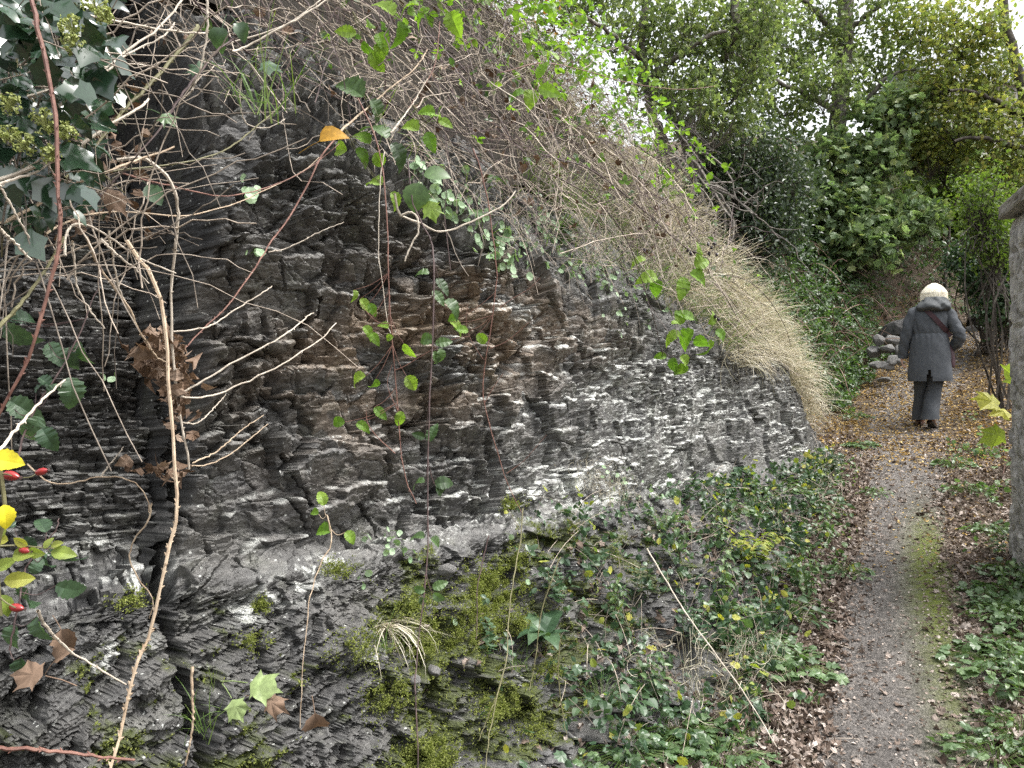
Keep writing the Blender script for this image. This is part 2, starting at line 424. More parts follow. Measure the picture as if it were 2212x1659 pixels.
    lip_l = np.maximum(sst(.6, .9, a2), .8*sst(.55, .9, a3))
    # tilted plates of the lower slope
    Wq = W*1.0-.20*S+.6*jag+.14*(fbm(S*1.6, W*1.6, 19)-.5)
    tilt = Zb*1.0-.24*S+.30*(O-.3)*sst(1.2, 2.6, S)
    b1, c1, m1, v1 = beds(wx, tilt+.3*jag+.10*(fbm(S*1.6, Zb*2.6, 19)-.5)+.05*(rc-.5)+.04*(rd-.5), .075, .24, 801, -.6)
    b2, c2, m2, v2 = beds(wx+.2*b1, tilt+.4*jag+.07*(fbm(S*2.6, Zb*4, 20)-.5)+.012*(r4-.5)+.04*(rd-.5), .026, .10, 901, -.8)
    b3, c3, m3, v3 = beds(wx+.2*b2, tilt+.4*jag+.03*(fbm(S*4, Zb*6, 23)-.5), .010, .05, 951, -.8)
    chunk = sst(.45, .62, fbm(S*2.3, Zb*4.5, 24))
    hsl = .10*(b1-.5)+.035*(c1-.5)*(1-sst(.9, 1, c1))+(1-.5*chunk)*(.060*(b2-.5)+.026*(c2-.4)*(1-sst(.85, 1, c2)))+(1-.6*chunk)*(.018*(b3-.5)+.010*(c3-.4)*(1-sst(.85, 1, c3)))+.05*v1+.03*v2
    hsl += .10*(rc-.5)+.07*(rd-.5)+.07*(gdx*(h2(np.floor(rd*999), rd*0, 8)-.5)+gdy*(h2(np.floor(rd*999), rd*0, 9)-.4))+.03*(r4-.5)+.010*(r5-.5)+.10*(fbm(S*3, Zb*5, 66)-.5)+.014*(fbm(S*34, Zb*60, 67)-.5)
    hsl *= 1-.45*sst(1.6, 4.5, S)
    hsl -= .03*sst(.012, 0, m1)+.012*sst(.006, 0, m2)
    lip_s = np.maximum(sst(.6, .9, c2), .8*sst(.55, .9, c3))
    hb *= 1-.60*sst(1.4, 3.8, S)
    hf = hb*(1-left)+hl*left
    H = hf*face_w+hsl*slope_w
    lip = (lip_b*(1-left)+lip_l*left)*face_w+lip_s*slope_w
    # set-back of the left rock and the open joint
    depth = .22*sst(.95, 1.6, Zb)+.28*sst(1.75, 2.3, Zb)+.06*sst(.4, 1.0, Zb)+.02
    H -= depth*left
    crack = np.exp(-(np.maximum(0, np.abs(dcr+.016)-.010*(.4+1.2*vn(Zb*9, Zb*0, 73)))/.007)**2)
    H -= crack*(.14+.14*sst(1.4, .9, Zb))
    corner = np.exp(-((wall-.93)/.10)**2)*sst(.9, 1.1, Zb); H -= .16*corner
    # some long inclined joints on the face, like the ones in the photo
    for (s0, z0, s1, z1, wd, dp) in ((1.55, 1.25, 1.85, 1.75, .02, .10), (2.2, 1.55, 2.7, 2.0, .03, .10), (1.40, 1.95, 1.95, 2.35, .05, .12), (3.5, 1.5, 3.75, 1.8, .03, .09), (5.45, .95, 5.75, 1.55, .05, .10), (4.1, 1.1, 4.3, 1.7, .025, .08), (2.9, 1.2, 3.0, 1.7, .02, .09)):
        tt = np.clip(((S-s0)*(s1-s0)+(Zb-z0)*(z1-z0))/((s1-s0)**2+(z1-z0)**2), 0, 1)
        dd = np.hypot(S-s0-tt*(s1-s0)+.4*jag, Zb-z0-tt*(z1-z0))
        H -= dp*np.exp(-(dd/wd)**2)
    # light band: a bare inclined shelf at the foot of the face
    sh = np.exp(-((Vv-.635)/.022)**2)*sst(.45, .7, S)*sst(3.4, 2.2, S)
    H = H*(1-.75*sh)+.04*sh+.012*(fbm(S*12, W*30, 68)-.5)*sh
    H *= np.minimum(1, (Vv/.05))*.5+.5
    no2 = no*(1-slope_w)+1.0*slope_w; nz2 = nz*(1-.85*slope_w)
    On = O+no2*H; Zn = Zb+nz2*H
    Sn = S+.02*(fbm(S*40, W*60, 69, 2)-.5)*(S < 6)
    x, y = face(Sn, On)
    V = np.stack([x, y, Zn], -1)
    # masks (own colour: lichen, iron stain, moss, damp slope; painted: shade in the joint)
    gsl = np.gradient(On, axis=1)/np.maximum(1e-4, -np.gradient(Zn, axis=1)+1e-4)
    up = sst(.25, 1.2, np.where(gsl > 0, gsl, 0))
    U = 1106+1659*x/np.maximum(y, .3); Vp = 829.5-1659*(Zn-CAMZ)/np.maximum(y, .3)
    reg = lambda s0, z0, a, b: np.exp(-((S-s0)/a)**2-((Zb-z0)/b)**2)
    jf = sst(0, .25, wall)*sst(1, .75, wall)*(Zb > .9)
    damp_shade = np.clip(.45*slope_w+1.1*jf+.2*left*face_w+1.2*np.clip(crack*2, 0, 1)+.8*corner, 0, 1.3)  # darker damp slope, plus shade painted onto joint face, crack walls and inner corner
    lr = np.clip(1.1*reg(4.3, 1.5, 1.6, .45)+.8*reg(2.8, 1.0, 1.3, .22)+.55*reg(6.4, 1.2, .8, .5)+.08+.2*reg(.3, .9, .5, .35)+.35*reg(2.5, 1.95, .6, .2), 0, 1)
    nl = fbm(S*9, W*16, 81); nf = fbm(S*55, W*75, 82, 3)
    lich = np.clip(lr*(.06+1.25*lip**1.5)*(.3+1.0*up)*sst(.42, .60, nl*.5+nf*.5), 0, 1)*1.7*(1-.85*slope_w)
    lich = np.maximum(lich, sst(.66, .73, nf+.18*(lr-.6))*lr*.9*(1-.6*slope_w))
    for (s0, z0, a, b) in ((.83, .84, .14, .035), (.98, .885, .10, .02), (1.02, .60, .08, .02), (.66, .80, .05, .03), (2.75, 1.02, .25, .04), (3.0, .91, .35, .035), (.25, 1.06, .16, .02), (-.05, 1.13, .10, .03), (1.7, .34, .1, .03), (.2, .78, .12, .03), (.42, .98, .07, .025), (2.6, .28, .16, .02), (-.2, .95, .05, .05)):
        lich = np.maximum(lich, 1.5*np.exp(-((S-s0)/a)**2-((Zb-z0)/b)**2)*sst(.44, .54, fbm(S*26, W*34, 83)))
    brown = np.clip(1.2*reg(1.75, 1.75, .75, .30)+.9*reg(2.3, 2.05, .6, .3)+.5*reg(3.2, 1.9, .5, .2)+.3*reg(1.2, 1.45, .5, .3), 0, 1)*sst(.3, .6, fbm(S*3, W*5, 84)*.7+.3*p2)
    moss = np.clip(.9*reg(1.6, .62, .75, .28)*slope_w+reg(2.5, .55, .7, .25)*slope_w+.8*reg(1.3, .2, .8, .25)*slope_w+.7*reg(.2, .45, .4, .2)+.5*reg(6.5, .8, 1.0, .15), 0, 1)
    mossn = fbm(S*7, W*10, 85)*.65+.35*fbm(S*40, W*50, 86)
    mossm = np.clip(sst(.60, .76, mossn+.20*moss), 0, 1)*(moss > .05)
    return V, ns, nv, lich*(1-.6*damp_shade), brown, mossm, damp_shade, dict(S=S, Z=Zn, no=no, nz=nz, moss=mossm, Zb=Zb, slope=slope_w, U=U, Vp=Vp, lip=lip, x=x, y=y, O=On)

def mat_rock():
    m, n, out = new_mat('slate_rock')
    tc = n.nodes.new('ShaderNodeTexCoord')
    mp = n.nodes.new('ShaderNodeMapping'); mp.inputs['Scale'].default_value = (1, 1, 1.7); n.links.new(tc.outputs['Object'], mp.inputs['Vector'])
    big = noise_n(n, 2.5, 4, .6, mp.outputs[0]); mid = noise_n(n, 16, 6, .7, mp.outputs[0], .6); fine = noise_n(n, 110, 5, .75, mp.outputs[0])
    r1 = ramp(n, [(.25, (.042, .042, .042)), (.5, (.090, .089, .087)), (.8, (.18, .177, .17))]); n.links.new(mid.outputs[0], r1.inputs[0])
    r2 = ramp(n, [(.3, (.72, .72, .74)), (.7, (1.25, 1.22, 1.16))]); n.links.new(big.outputs[0], r2.inputs[0])
    c = mixc(n, 1.0, r1.outputs[0], r2.outputs[0], 'MULTIPLY')
    r3 = ramp(n, [(.3, (.75, .75, .75)), (.7, (1.25, 1.25, 1.25))]); n.links.new(fine.outputs[0], r3.inputs[0])
    c = mixc(n, 1.0, c, r3.outputs[0], 'MULTIPLY')
    ab = node(n, 'ShaderNodeAttribute', attribute_name='brown'); al = node(n, 'ShaderNodeAttribute', attribute_name='lichen'); am = node(n, 'ShaderNodeAttribute', attribute_name='moss')
    rb = ramp(n, [(.3, (.095, .07, .05)), (.7, (.25, .19, .135))]); n.links.new(mid.outputs[0], rb.inputs[0])
    c = mixc(n, math_n(n, 'MULTIPLY', ab.outputs['Fac'], 1.0, True), c, rb.outputs[0])
    ad = node(n, 'ShaderNodeAttribute', attribute_name='damp_shade'); c = mixc(n, math_n(n, 'MULTIPLY', ad.outputs['Fac'], .75), c, mixc(n, 1.0, c, (.36, .37, .385), 'MULTIPLY'))  # darkens the rock colour: damp slope and the joint's painted shade
    gl = noise_n(n, 7, 4, .7, tc.outputs['Object']); c = mixc(n, math_n(n, 'MULTIPLY', ramp_out(n, gl.outputs[0], .52, .7), .35), c, (.10, .105, .075))
    ln = noise_n(n, 170, 3, .7, tc.outputs['Object'])
    lf = math_n(n, 'MULTIPLY', al.outputs['Fac'], ramp_out(n, ln.outputs[0], .34, .52), True)
    c = mixc(n, lf, c, (.52, .53, .50))
    sp = n.nodes.new('ShaderNodeTexVoronoi'); sp.inputs['Scale'].default_value = 42; n.links.new(tc.outputs['Object'], sp.inputs['Vector'])
    spc = math_n(n, 'LESS_THAN', sp.outputs['Distance'], .20); sel = n.nodes.new('ShaderNodeSeparateColor'); n.links.new(sp.outputs['Color'], sel.inputs[0])
    spf = math_n(n, 'MULTIPLY', spc, math_n(n, 'GREATER_THAN', sel.outputs[0], .82)); c = mixc(n, math_n(n, 'MULTIPLY', spf, .75), c, (.50, .51, .48))
    mr = ramp(n, [(.3, (.02, .026, .008)), (.7, (.07, .085, .022))]); n.links.new(fine.outputs[0], mr.inputs[0])
    c = mixc(n, am.outputs['Fac'], c, mr.outputs[0])
    b = node(n, 'ShaderNodeBsdfPrincipled', Roughness=.55); b.inputs['Specular IOR Level'].default_value = .5
    n.links.new(c, b.inputs['Base Color'])
    hh = math_n(n, 'ADD', math_n(n, 'MULTIPLY', mid.outputs[0], 1.2), math_n(n, 'MULTIPLY', fine.outputs[0], .5))
    bm = node(n, 'ShaderNodeBump', Strength=.7, Distance=.014); n.links.new(hh, bm.inputs['Height']); n.links.new(bm.outputs[0], b.inputs['Normal'])
    n.links.new(b.outputs[0], out.inputs[0]); return m
RV, RNS, RNV, lich, brown, mossm, damp_shade, RK = rock_mesh()
ro = MB().add(RV, grid_faces(RNS, RNV)[:, ::-1]).build('rock_face', mat_rock(), attrs={'lichen': lich, 'brown': brown, 'moss': mossm, 'damp_shade': damp_shade})
tag(ro, 'dark bedded slate outcrop split by a deep vertical joint, flecked with white lichen', 'rock face', kind='structure')
# lookup of rock points by photo ray, for setting plants on real rock
_U = RK['U'].ravel(); _Vp = RK['Vp'].ravel(); _RVf = RV.reshape(-1, 3)
_buck = {}
_o = np.lexsort((np.linalg.norm(_RVf, axis=1),))
_key = (np.floor(_U/12).astype(int)*10000+np.floor(_Vp/12).astype(int))
_uk, _first = np.unique(_key[_o], return_index=True)
for k_, f_ in zip(_uk, _first): _buck[int(k_)] = int(_o[f_])
def on_rock(u, v):
    """nearest visible rock point under the photo ray (u, v)"""
    for r in range(0, 14):
        best = None
        for a in range(-r, r+1):
            for b in range(-r, r+1):
                if max(abs(a), abs(b)) != r: continue
                k = (int(u//12)+a)*10000+int(v//12)+b
                if k in _buck:
                    q = _RVf[_buck[k]]
                    if best is None or q[1] < best[1]: best = q
        if best is not None: return best.copy()
    return P(u, v, 60.0)
# ---------------------------------------------------------------- leaves and scattering
def leaf_ovate(n=3, width=.6, fold=.2, droop=.25, serr=0.0, peak=.8, wav=0.0):
    t = np.linspace(0, 1, n+1); wv = width*.5*np.sin(math.pi*np.clip(t**peak, 0, 1))**.85
    k = np.arange(n+1); wv = wv*(1+serr*np.where(k % 2 == 1, 1, -1)*(k > 0)*(k < n))
    y = t*np.cos(droop*t*.8); z = -droop*t*t*.7
    mid = np.stack([0*t, y, z], 1)
    L = np.stack([-wv, y+.25*serr*wv, z+fold*wv+wav*np.sin(k*2.1)*wv], 1); R = np.stack([wv, y+.25*serr*wv, z+fold*wv+wav*np.cos(k*1.7)*wv], 1)
    V = np.vstack([mid, L[1:-1], R[1:-1]]); m = n+1; r = m+n-1
    q = []; tr = [[0, m, 1][::-1], [0, 1, r][::-1], [n-1, m+n-2, n][::-1], [n-1, n, r+n-2][::-1]]
    for i in range(1, n-1):
        q += [[i, i+1, m+i, m+i-1], [i, r+i-1, r+i, i+1]]
    if n == 2: tr = [[0, 1, m], [0, r, 1], [1, 2, m], [1, r, 2]]
    return V, [np.array(tr), np.array(q).reshape(-1, 4)]
def leaf_lobed(lobes, base=(0, .38), curl=.25, seed=0, mid=.45, teeth=0):
    """palmate leaf: lobes = [(angle deg from tip direction, length)]; notches between"""
    r = random.Random(seed); pts = []
    lobes = sorted(lobes, key=lambda q: -q[0])
    for i, (a, l) in enumerate(lobes):
        for da, f in ((9, .72), (0, 1.0), (-9, .72)) if teeth else ((0, 1.0),):
            pts.append((a+da, l*f))
        if i < len(lobes)-1:
            a2, l2 = lobes[i+1]; pts.append(((a+a2)/2, mid*(l+l2)/2))
    V = [(base[0], base[1], 0)]
    for a, l in pts:
        th = math.radians(90+a); V.append((base[0]+l*math.cos(th), base[1]+l*math.sin(th), -curl*l*l+.08*r.uniform(-1, 1)))
    V.append((0, .06, 0)); k = len(V)-1
    F = [[0, i+1, i] for i in range(1, k)]+[[0, 1, k]]
    return np.array(V, float), [np.array(F)]
def leaf_round(k=9, dish=.14, r=.5, tilt=.0):
    an = np.arange(k)*2*math.pi/k
    V = np.vstack([[0, .5, -dish], np.stack([r*np.cos(an), .5+r*np.sin(an), .03*np.cos(3*an)], 1)])
    return V, [np.array([[0, 1+i, 1+(i+1) % k] for i in range(k)])]
def variants(f, cnt, **kw):
    out = []
    for i in range(cnt):
        k2 = dict(kw)
        for q in ('fold', 'droop'):
            if q in k2: k2[q] = k2[q]*random.uniform(.3, 1.9)
        if 'width' in k2: k2['width'] *= random.uniform(.85, 1.15)
        out.append(f(**k2))
    return out
L_BRAM = variants(leaf_ovate, 4, n=4, width=.72, fold=.3, droop=.35, serr=.05)
L_BRAM_HI = variants(leaf_ovate, 5, n=15, width=.60, fold=.45, droop=.8, serr=.10, wav=.09, peak=.72)
L_SMALL = variants(leaf_ovate, 4, n=2, width=.62, fold=.3, droop=.3)
L_IVY = [leaf_lobed([(0, .78), (62, .52), (-62, .52), (125, .34), (-125, .34)], (0, .3), .2, i, .72) for i in range(3)]+variants(leaf_ovate, 3, n=6, width=.62, fold=.25, droop=.5, peak=.62, wav=.12)
L_MAPLE = [leaf_lobed([(0, .66), (48, .60), (-48, .60), (105, .42), (-105, .42)], (0, .3), .3, i+5, .72, 1) for i in range(4)]
L_GEUM = [leaf_lobed([(0, .56), (40, .52), (-40, .52), (85, .5), (-85, .5), (130, .42), (-130, .42)], (0, .42), .25, i+15, .80) for i in range(4)]
L_OAK = [leaf_lobed([(0, .62), (28, .42), (-28, .42), (65, .3), (-65, .3), (130, .26), (-130, .26)], (0, .4), .3, i+25, .72) for i in range(3)]
L_ROUND = [leaf_round(9, d) for d in (.08, .14, .2)]
L_DEAD = variants(leaf_ovate, 4, n=5, width=.7, fold=.7, droop=1.2, serr=.12, wav=.35)+[leaf_lobed([(0, .66), (48, .60), (-48, .60), (105, .42), (-105, .42)], (0, .3), c, i+35, .74, 1) for i, c in ((0, .9), (1, -.8))]
def blade(n=4, width=.03, droop=1.0):
    t = np.linspace(0, 1, n+1); an = t*droop
    dy = np.sin(an); dz = np.cos(an)
    y = np.concatenate([[0], np.cumsum((dy[1:]+dy[:-1])/2)])/n; z = np.concatenate([[0], np.cumsum((dz[1:]+dz[:-1])/2)])/n
    wv = width*.5*(1-t**1.6)+.001
    V = np.vstack([np.stack([-wv, y, z], 1), np.stack([wv, y, z], 1)])
    return V, [np.array([[i, n+1+i, n+2+i, i+1] for i in range(n)])]
L_BLADE = [blade(5, .016, d) for d in (.5, .9, 1.4, 2.0, 2.5)]

def scatter(mb, tmpl, pos, fwd, up, scale, mat=0):
    """place leaf templates: +Y of the template goes along fwd, +Z close to up"""
    pos = np.asarray(pos, float).reshape(-1, 3); N = len(pos)
    if N == 0: return
    fwd = nrm(np.broadcast_to(np.asarray(fwd, float), (N, 3))); up = np.broadcast_to(np.asarray(up, float), (N, 3))
    Xa = np.cross(fwd, up); bad = np.linalg.norm(Xa, axis=1) < 1e-3
    if bad.any(): Xa = Xa.copy(); Xa[bad] = np.cross(fwd[bad], np.array([.3, .8, .5]))
    Xa = nrm(Xa); Za = np.cross(Xa, fwd)
    sc_ = np.broadcast_to(np.asarray(scale, float), (N,))
    which = RNG.integers(0, len(tmpl), N)
    for i, (V, F) in enumerate(tmpl):
        ix = np.where(which == i)[0]
        if len(ix) == 0: continue
        B = np.stack([Xa[ix], fwd[ix], Za[ix]], 1)*sc_[ix][:, None, None]       # n,3(axis),3
        W = np.einsum('kj,njc->nkc', V, B)+pos[ix][:, None, :]
        k = len(V); off = (np.arange(len(ix))*k)[:, None, None]
        mb.add(W, [(f[None]+off).reshape(-1, f.shape[1]) for f in F if len(f)], mat)
def rdir(N, zb=0.0, zs=1.0):
    d = RNG.normal(size=(N, 3)); d[:, 2] = d[:, 2]*zs+zb
    return nrm(d)
def trifol(mb, tmpl, pos, fwd, up, scale, mat=0):
    pos = np.asarray(pos, float); N = len(pos); fwd = nrm(np.asarray(fwd, float)); up = np.asarray(up, float)
    sd_ = nrm(np.cross(fwd, up)); scale = np.broadcast_to(np.asarray(scale, float), (N,))
    scatter(mb, tmpl, pos+fwd*scale[:, None]*.15, fwd+.2*RNG.normal(size=(N, 3)), up+.3*RNG.normal(size=(N, 3)), scale, mat)
    for s in (-1, 1): scatter(mb, tmpl, pos, .28*fwd+s*sd_+.2*RNG.normal(size=(N, 3)), up+.3*RNG.normal(size=(N, 3)), scale*.85, mat)

# colours -----------------------------------------------------------
M_STRAW = mat_simple('dry_stem', (.15, .12, .095), (.42, .36, .295), 25, .75, island=.6)
M_PALE = mat_simple('bleached_stem', (.32, .275, .22), (.56, .50, .42), 30, .7, island=.2)
M_REDSTEM = mat_simple('red_brown_stem', (.10, .045, .035), (.24, .13, .10), 30, .6, island=.2)
M_TAN = mat_simple('tan_stem', (.25, .18, .12), (.46, .37, .27), 30, .65, island=.2)
M_OLIVE = mat_simple('olive_stem', (.07, .065, .03), (.16, .15, .075), 30, .6, island=.2)
M_DARKSTEM = mat_simple('dark_stem', (.035, .022, .022), (.085, .055, .05), 30, .6, island=.2)
M_GREYBARK = mat_simple('grey_bark', (.08, .07, .06), (.24, .22, .195), 14, .9, .8, island=.2)
M_DARKBARK = mat_simple('dark_bark', (.035, .03, .025), (.11, .095, .08), 12, .9, 1.0)
M_BRAM = mat_leaf('bramble_leaf', [(.035, .065, .024), (.058, .105, .036), (.085, .145, .05), (.055, .09, .045)], .32, .38, .45)
M_BRAM_DK = mat_leaf('dark_bramble_leaf', [(.022, .045, .020), (.038, .075, .030), (.05, .095, .045), (.07, .11, .05)], .2, .4, .45)
M_LIME = mat_leaf('young_leaf', [(.10, .19, .025), (.15, .26, .035), (.20, .29, .05), (.11, .21, .04)], .4, .5, .3)
M_IVY = mat_leaf('ivy_leaf', [(.014, .032, .018), (.022, .05, .026), (.03, .062, .03)], .06, .17, .8, vary=.3)
M_OAKL = mat_leaf('oak_leaf', [(.10, .135, .065), (.135, .18, .08), (.17, .22, .095), (.20, .25, .105), (.215, .245, .09)], .48, .45, .4, (1.4, 1.5, .85))
M_YOAK = mat_leaf('yellowing_oak_leaf', [(.12, .16, .06), (.17, .22, .07), (.215, .255, .08), (.26, .28, .08), (.28, .26, .08)], .48, .45, .4, (1.4, 1.45, .8))
M_HOLLY = mat_leaf('holly_leaf', [(.036, .055, .036), (.058, .085, .052), (.085, .115, .07)], .2, .35, .45)
M_SYC = mat_leaf('sycamore_leaf', [(.13, .19, .095), (.17, .24, .12), (.215, .285, .14), (.24, .27, .11)], .4, .45, .4, (1.3, 1.45, .85))
M_BUSH = mat_leaf('hedge_leaf', [(.06, .10, .02), (.10, .15, .03), (.14, .19, .05)], .4, .5, .3)
M_HERB = mat_leaf('herb_leaf', [(.05, .09, .036), (.08, .135, .055), (.11, .175, .08), (.14, .20, .085)], .28, .36, .5)
M_HERB_DK = mat_leaf('dark_herb_leaf', [(.032, .065, .034), (.052, .095, .048), (.08, .13, .07)], .22, .36, .5)
M_HERB_Y = mat_leaf('yellow_green_leaf', [(.16, .22, .04), (.24, .28, .06), (.34, .32, .06), (.14, .20, .05)], .35, .5, .3)
M_PENNY = mat_leaf('pennywort_leaf', [(.16, .25, .13), (.24, .34, .20), (.32, .42, .28)], .2, .5, .35, vary=.25)
M_DRYGRASS = mat_leaf('dry_grass', [(.26, .225, .155), (.46, .42, .32), (.62, .58, .48), (.19, .19, .10)], .3, .7, .2, (1.1, 1.05, .9), .2)
M_GRASS = mat_leaf('green_grass', [(.06, .11, .025), (.10, .17, .04), (.17, .22, .07)], .35, .55, .3, vary=.2)
M_DEADLEAF = mat_leaf('dead_leaf', [(.06, .036, .022), (.11, .07, .045), (.17, .115, .08), (.24, .18, .135)], .12, .7, .25, (1.2, 1, .7))
M_LITTER = mat_leaf('leaf_litter', [(.05, .036, .027), (.10, .072, .055), (.17, .13, .105), (.25, .205, .175), (.42, .37, .33)], .08, .75, .2, (1.2, 1, .8))
M_YLITTER = mat_leaf('yellow_litter', [(.16, .10, .03), (.28, .18, .05), (.40, .27, .085), (.50, .37, .16), (.13, .085, .04)], .15, .7, .2, (1.2, 1, .6))
M_ORANGE = mat_leaf('orange_leaf', [(.35, .16, .02), (.45, .24, .03), (.38, .26, .05)], .4, .5, .3, (1.2, 1, .5))
M_MOSS = mat_leaf('moss_frond', [(.095, .115, .03), (.165, .19, .05), (.25, .27, .085)], .3, .8, .1, vary=.3)

# ---------------------------------------------------------------- stuff on the bank above the rock
def region_sb(N, s0, s1, b0, b1):
    """random points on the bank, thinned with distance"""
    return RNG.uniform(s0, s1, N), RNG.uniform(b0, b1, N)
DOWN = np.array([EY, -EX, 0])             # away from the bank, towards the path
ALONG = np.array([EX, EY, 0])
def loose_stems(N, s0, s1, b0, b1, Lr, rr, lift, hang, k=3, M=11):
    s, b = region_sb(N, s0, s1, b0, b1)
    p0 = bank_p(s, b)
    th = RNG.uniform(0, 2*math.pi, N)
    L = RNG.uniform(*Lr, N)
    d = np.cos(th)[:, None]*ALONG+np.sin(th)[:, None]*(DOWN*.55+np.array([0, 0, -.83]))
    d = d+np.array([0, 0, .12])*RNG.normal(size=(N, 1))+DOWN*RNG.uniform(0, .5, N)[:, None]
    d = nrm(d)
    t = np.linspace(0, 1, M)[None, :, None]
    bow = rdir(N)[:, None, :]*(L*RNG.uniform(.05, .22, N))[:, None, None]
    out = (DOWN*.8+np.array([0, 0, .6]))
    base = p0+out*RNG.uniform(lift[0], lift[1], N)[:, None]
    pt = base[:, None, :]+d[:, None, :]*(t-.35)*L[:, None, None]+bow*4*t*(1-t)
    pt[:, :, 2] -= (hang*L)[:, None]*(t[..., 0]-.2)**2*RNG.uniform(0, 1, N)[:, None]
    pt += .012*RNG.normal(size=pt.shape)*L[:, None, None]
    # push stems that dive into the bank back out
    q, bb_ = to_face(pt[..., 0], pt[..., 1]); zb = np.where(bb_ < 0, bank(np.clip(q, -3, 8.4), np.maximum(-bb_, 0)), -9)
    pt[:, :, 2] = np.maximum(pt[:, :, 2], zb+.01)
    R = RNG.uniform(*rr, N)[:, None]*np.linspace(1.2, .6, M)[None, :]
    return pt, R
def stuff(o, label): return tag(o, label, None, None, 'stuff')
mb = MB()
for args in ((420, -1.8, 1.6, .1, 1.8, (.4, 1.2), (.0012, .0026), (.0, .35), .15), (850, .8, 5.4, .0, 2.6, (.4, 1.4), (.0014, .003), (.0, .38), .3),
             (380, 2.6, 5.8, .3, 3.4, (.5, 1.4), (.002, .0034), (.0, .4), .3), (300, 1.4, 4.6, .0, .35, (.15, .5), (.0011, .002), (-.05, .2), 1.0), (70, -1.6, 1.4, -.05, .25, (.2, .6), (.0011, .002), (0, .2), .8)):
    pt, R = loose_stems(*args); mb.add(*tubes(pt, R, 3))
o = mb.build('dead_stems', M_STRAW); stuff(o, 'tangle of dry straw-coloured bramble stems hanging over the rock edge')
mb = MB()
pt, R = loose_stems(1150, -1.2, 5.6, .1, 3.0, (.5, 1.6), (.0014, .0032), (.05, .55), .3); mb.add(*tubes(pt, R, 3))
o = mb.build('dark_stems', M_DARKSTEM); stuff(o, 'dark purple-brown living bramble stems mixed into the dry tangle')

def on_bank(N, s0, s1, b0, b1, lo, hi):
    s, b = region_sb(N, s0, s1, b0, b1)
    return bank_p(s, b)+(DOWN*.75+np.array([0, 0, .65]))*RNG.uniform(lo, hi, N)[:, None]
# fresh bramble leaves over the tangle, thick towards the skyline
mb = MB(); mb2 = MB()
p = on_bank(1500, 1.4, 5.6, .7, 3.0, .25, .8); trifol(mb, L_BRAM, p, rdir(len(p), -.4), rdir(len(p), 1.3), RNG.uniform(.035, .075, len(p)))
p = on_bank(260, .0, 5.2, .1, 2.2, .25, .6); trifol(mb, L_BRAM, p, rdir(len(p), -.4), rdir(len(p), 1.3), RNG.uniform(.025, .05, len(p)))
p = on_bank(420, 3.5, 6.0, .8, 3.0, .2, .6); scatter(mb, L_SMALL, p, rdir(len(p), -.4), rdir(len(p), 1.3), RNG.uniform(.03, .06, len(p)))
o = mb.build('bramble_leaves', M_LIME); stuff(o, 'fresh light green bramble leaves scattered over the dry tangle')
p = on_bank(420, -1.5, 5.4, .1, 2.2, .15, .5); trifol(mb2, L_BRAM, p, rdir(len(p), -.4), rdir(len(p), 1.3), RNG.uniform(.03, .055, len(p)))
o = mb2.build('bramble_leaves', M_BRAM); stuff(o, 'darker green bramble leaves among the dry stems above the rock')
mb = MB()
p = on_bank(520, -1.6, 4.8, 0, 2.0, .05, .4); scatter(mb, L_DEAD, p, rdir(len(p), -.3), rdir(len(p)), RNG.uniform(.03, .07, len(p)))
o = mb.build('withered_leaves', M_DEADLEAF); stuff(o, 'withered brown leaves caught in the bramble tangle')
mb = MB()
p = on_bank(160, 4.3, 5.9, 1.6, 2.8, .2, .6); scatter(mb, L_SMALL, p, rdir(len(p), -.3), rdir(len(p)), RNG.uniform(.03, .06, len(p)))
o = mb.build('russet_leaves', M_ORANGE); stuff(o, 'orange autumn leaves on twigs against the sky at the top of the bank')

# dry grass on the nose of the bank
def grass(mb, N, s0, s1, b0, b1, Lr, wfac=1.0, out=.5, lo=-.03, hi=.05):
    s, b = region_sb(N, s0, s1, b0, b1)
    keep = (b < np.maximum(.5, (7.6-s)/.9+.35)) & (fbm(s*3.2, b*3.2, 49) > RNG.uniform(.25, .52, N)); s, b = s[keep], b[keep]
    clump = vn(s*4, b*4, 44)**1.5*1.4+.2; s = s+.05*(vn(s*9, b*9, 46)-.5); p = bank_p(s, b)+(DOWN*.7+np.array([0, 0, .7]))*lo
    n = len(s); L = RNG.uniform(*Lr, n)*(.55+.6*clump)
    f = DOWN[None]*.9+ALONG*RNG.normal(.25, .8, n)[:, None]+.42*RNG.normal(size=(n, 3)); f[:, 2] = f[:, 2]*.2-out
    u = np.array([0, 0, 1.])+DOWN*.5+.5*RNG.normal(size=(n, 3))
    # template rises along +Z and droops along +Y
    scatter(mb, L_BLADE, p, f, u, L)
mb = MB(); grass(mb, 9500, 4.2, 7.6, .0, 2.6, (.15, .5)); grass(mb, 3500, 5.4, 7.7, -.03, .5, (.22, .48), out=.9); grass(mb, 1100, 3.2, 5.2, .05, .7, (.12, .28), out=.5)
o = mb.build('dry_grass', M_DRYGRASS); stuff(o, 'pale dry grass hanging over the sloping end of the rock')
mb = MB(); grass(mb, 700, 5.0, 7.1, -.10, .02, (.25, .5), out=1.6); grass(mb, 500, 3.6, 7.5, .0, 1.5, (.3, .6), out=-.2)
o = mb.build('dry_grass', M_DRYGRASS); stuff(o, 'long dry grass tufts drooping over the rock lip and standing above it')
mb = MB(); grass(mb, 1100, 3.0, 5.6, -.02, .5, (.15, .38), out=.4); grass(mb, 500, 5.5, 7.4, .0, .5, (.15, .38), out=.4); grass(mb, 160, .9, 3.2, .0, .5, (.12, .3))
o = mb.build('green_grass', M_GRASS); stuff(o, 'green grass blades mixed into the dry grass above the rock')
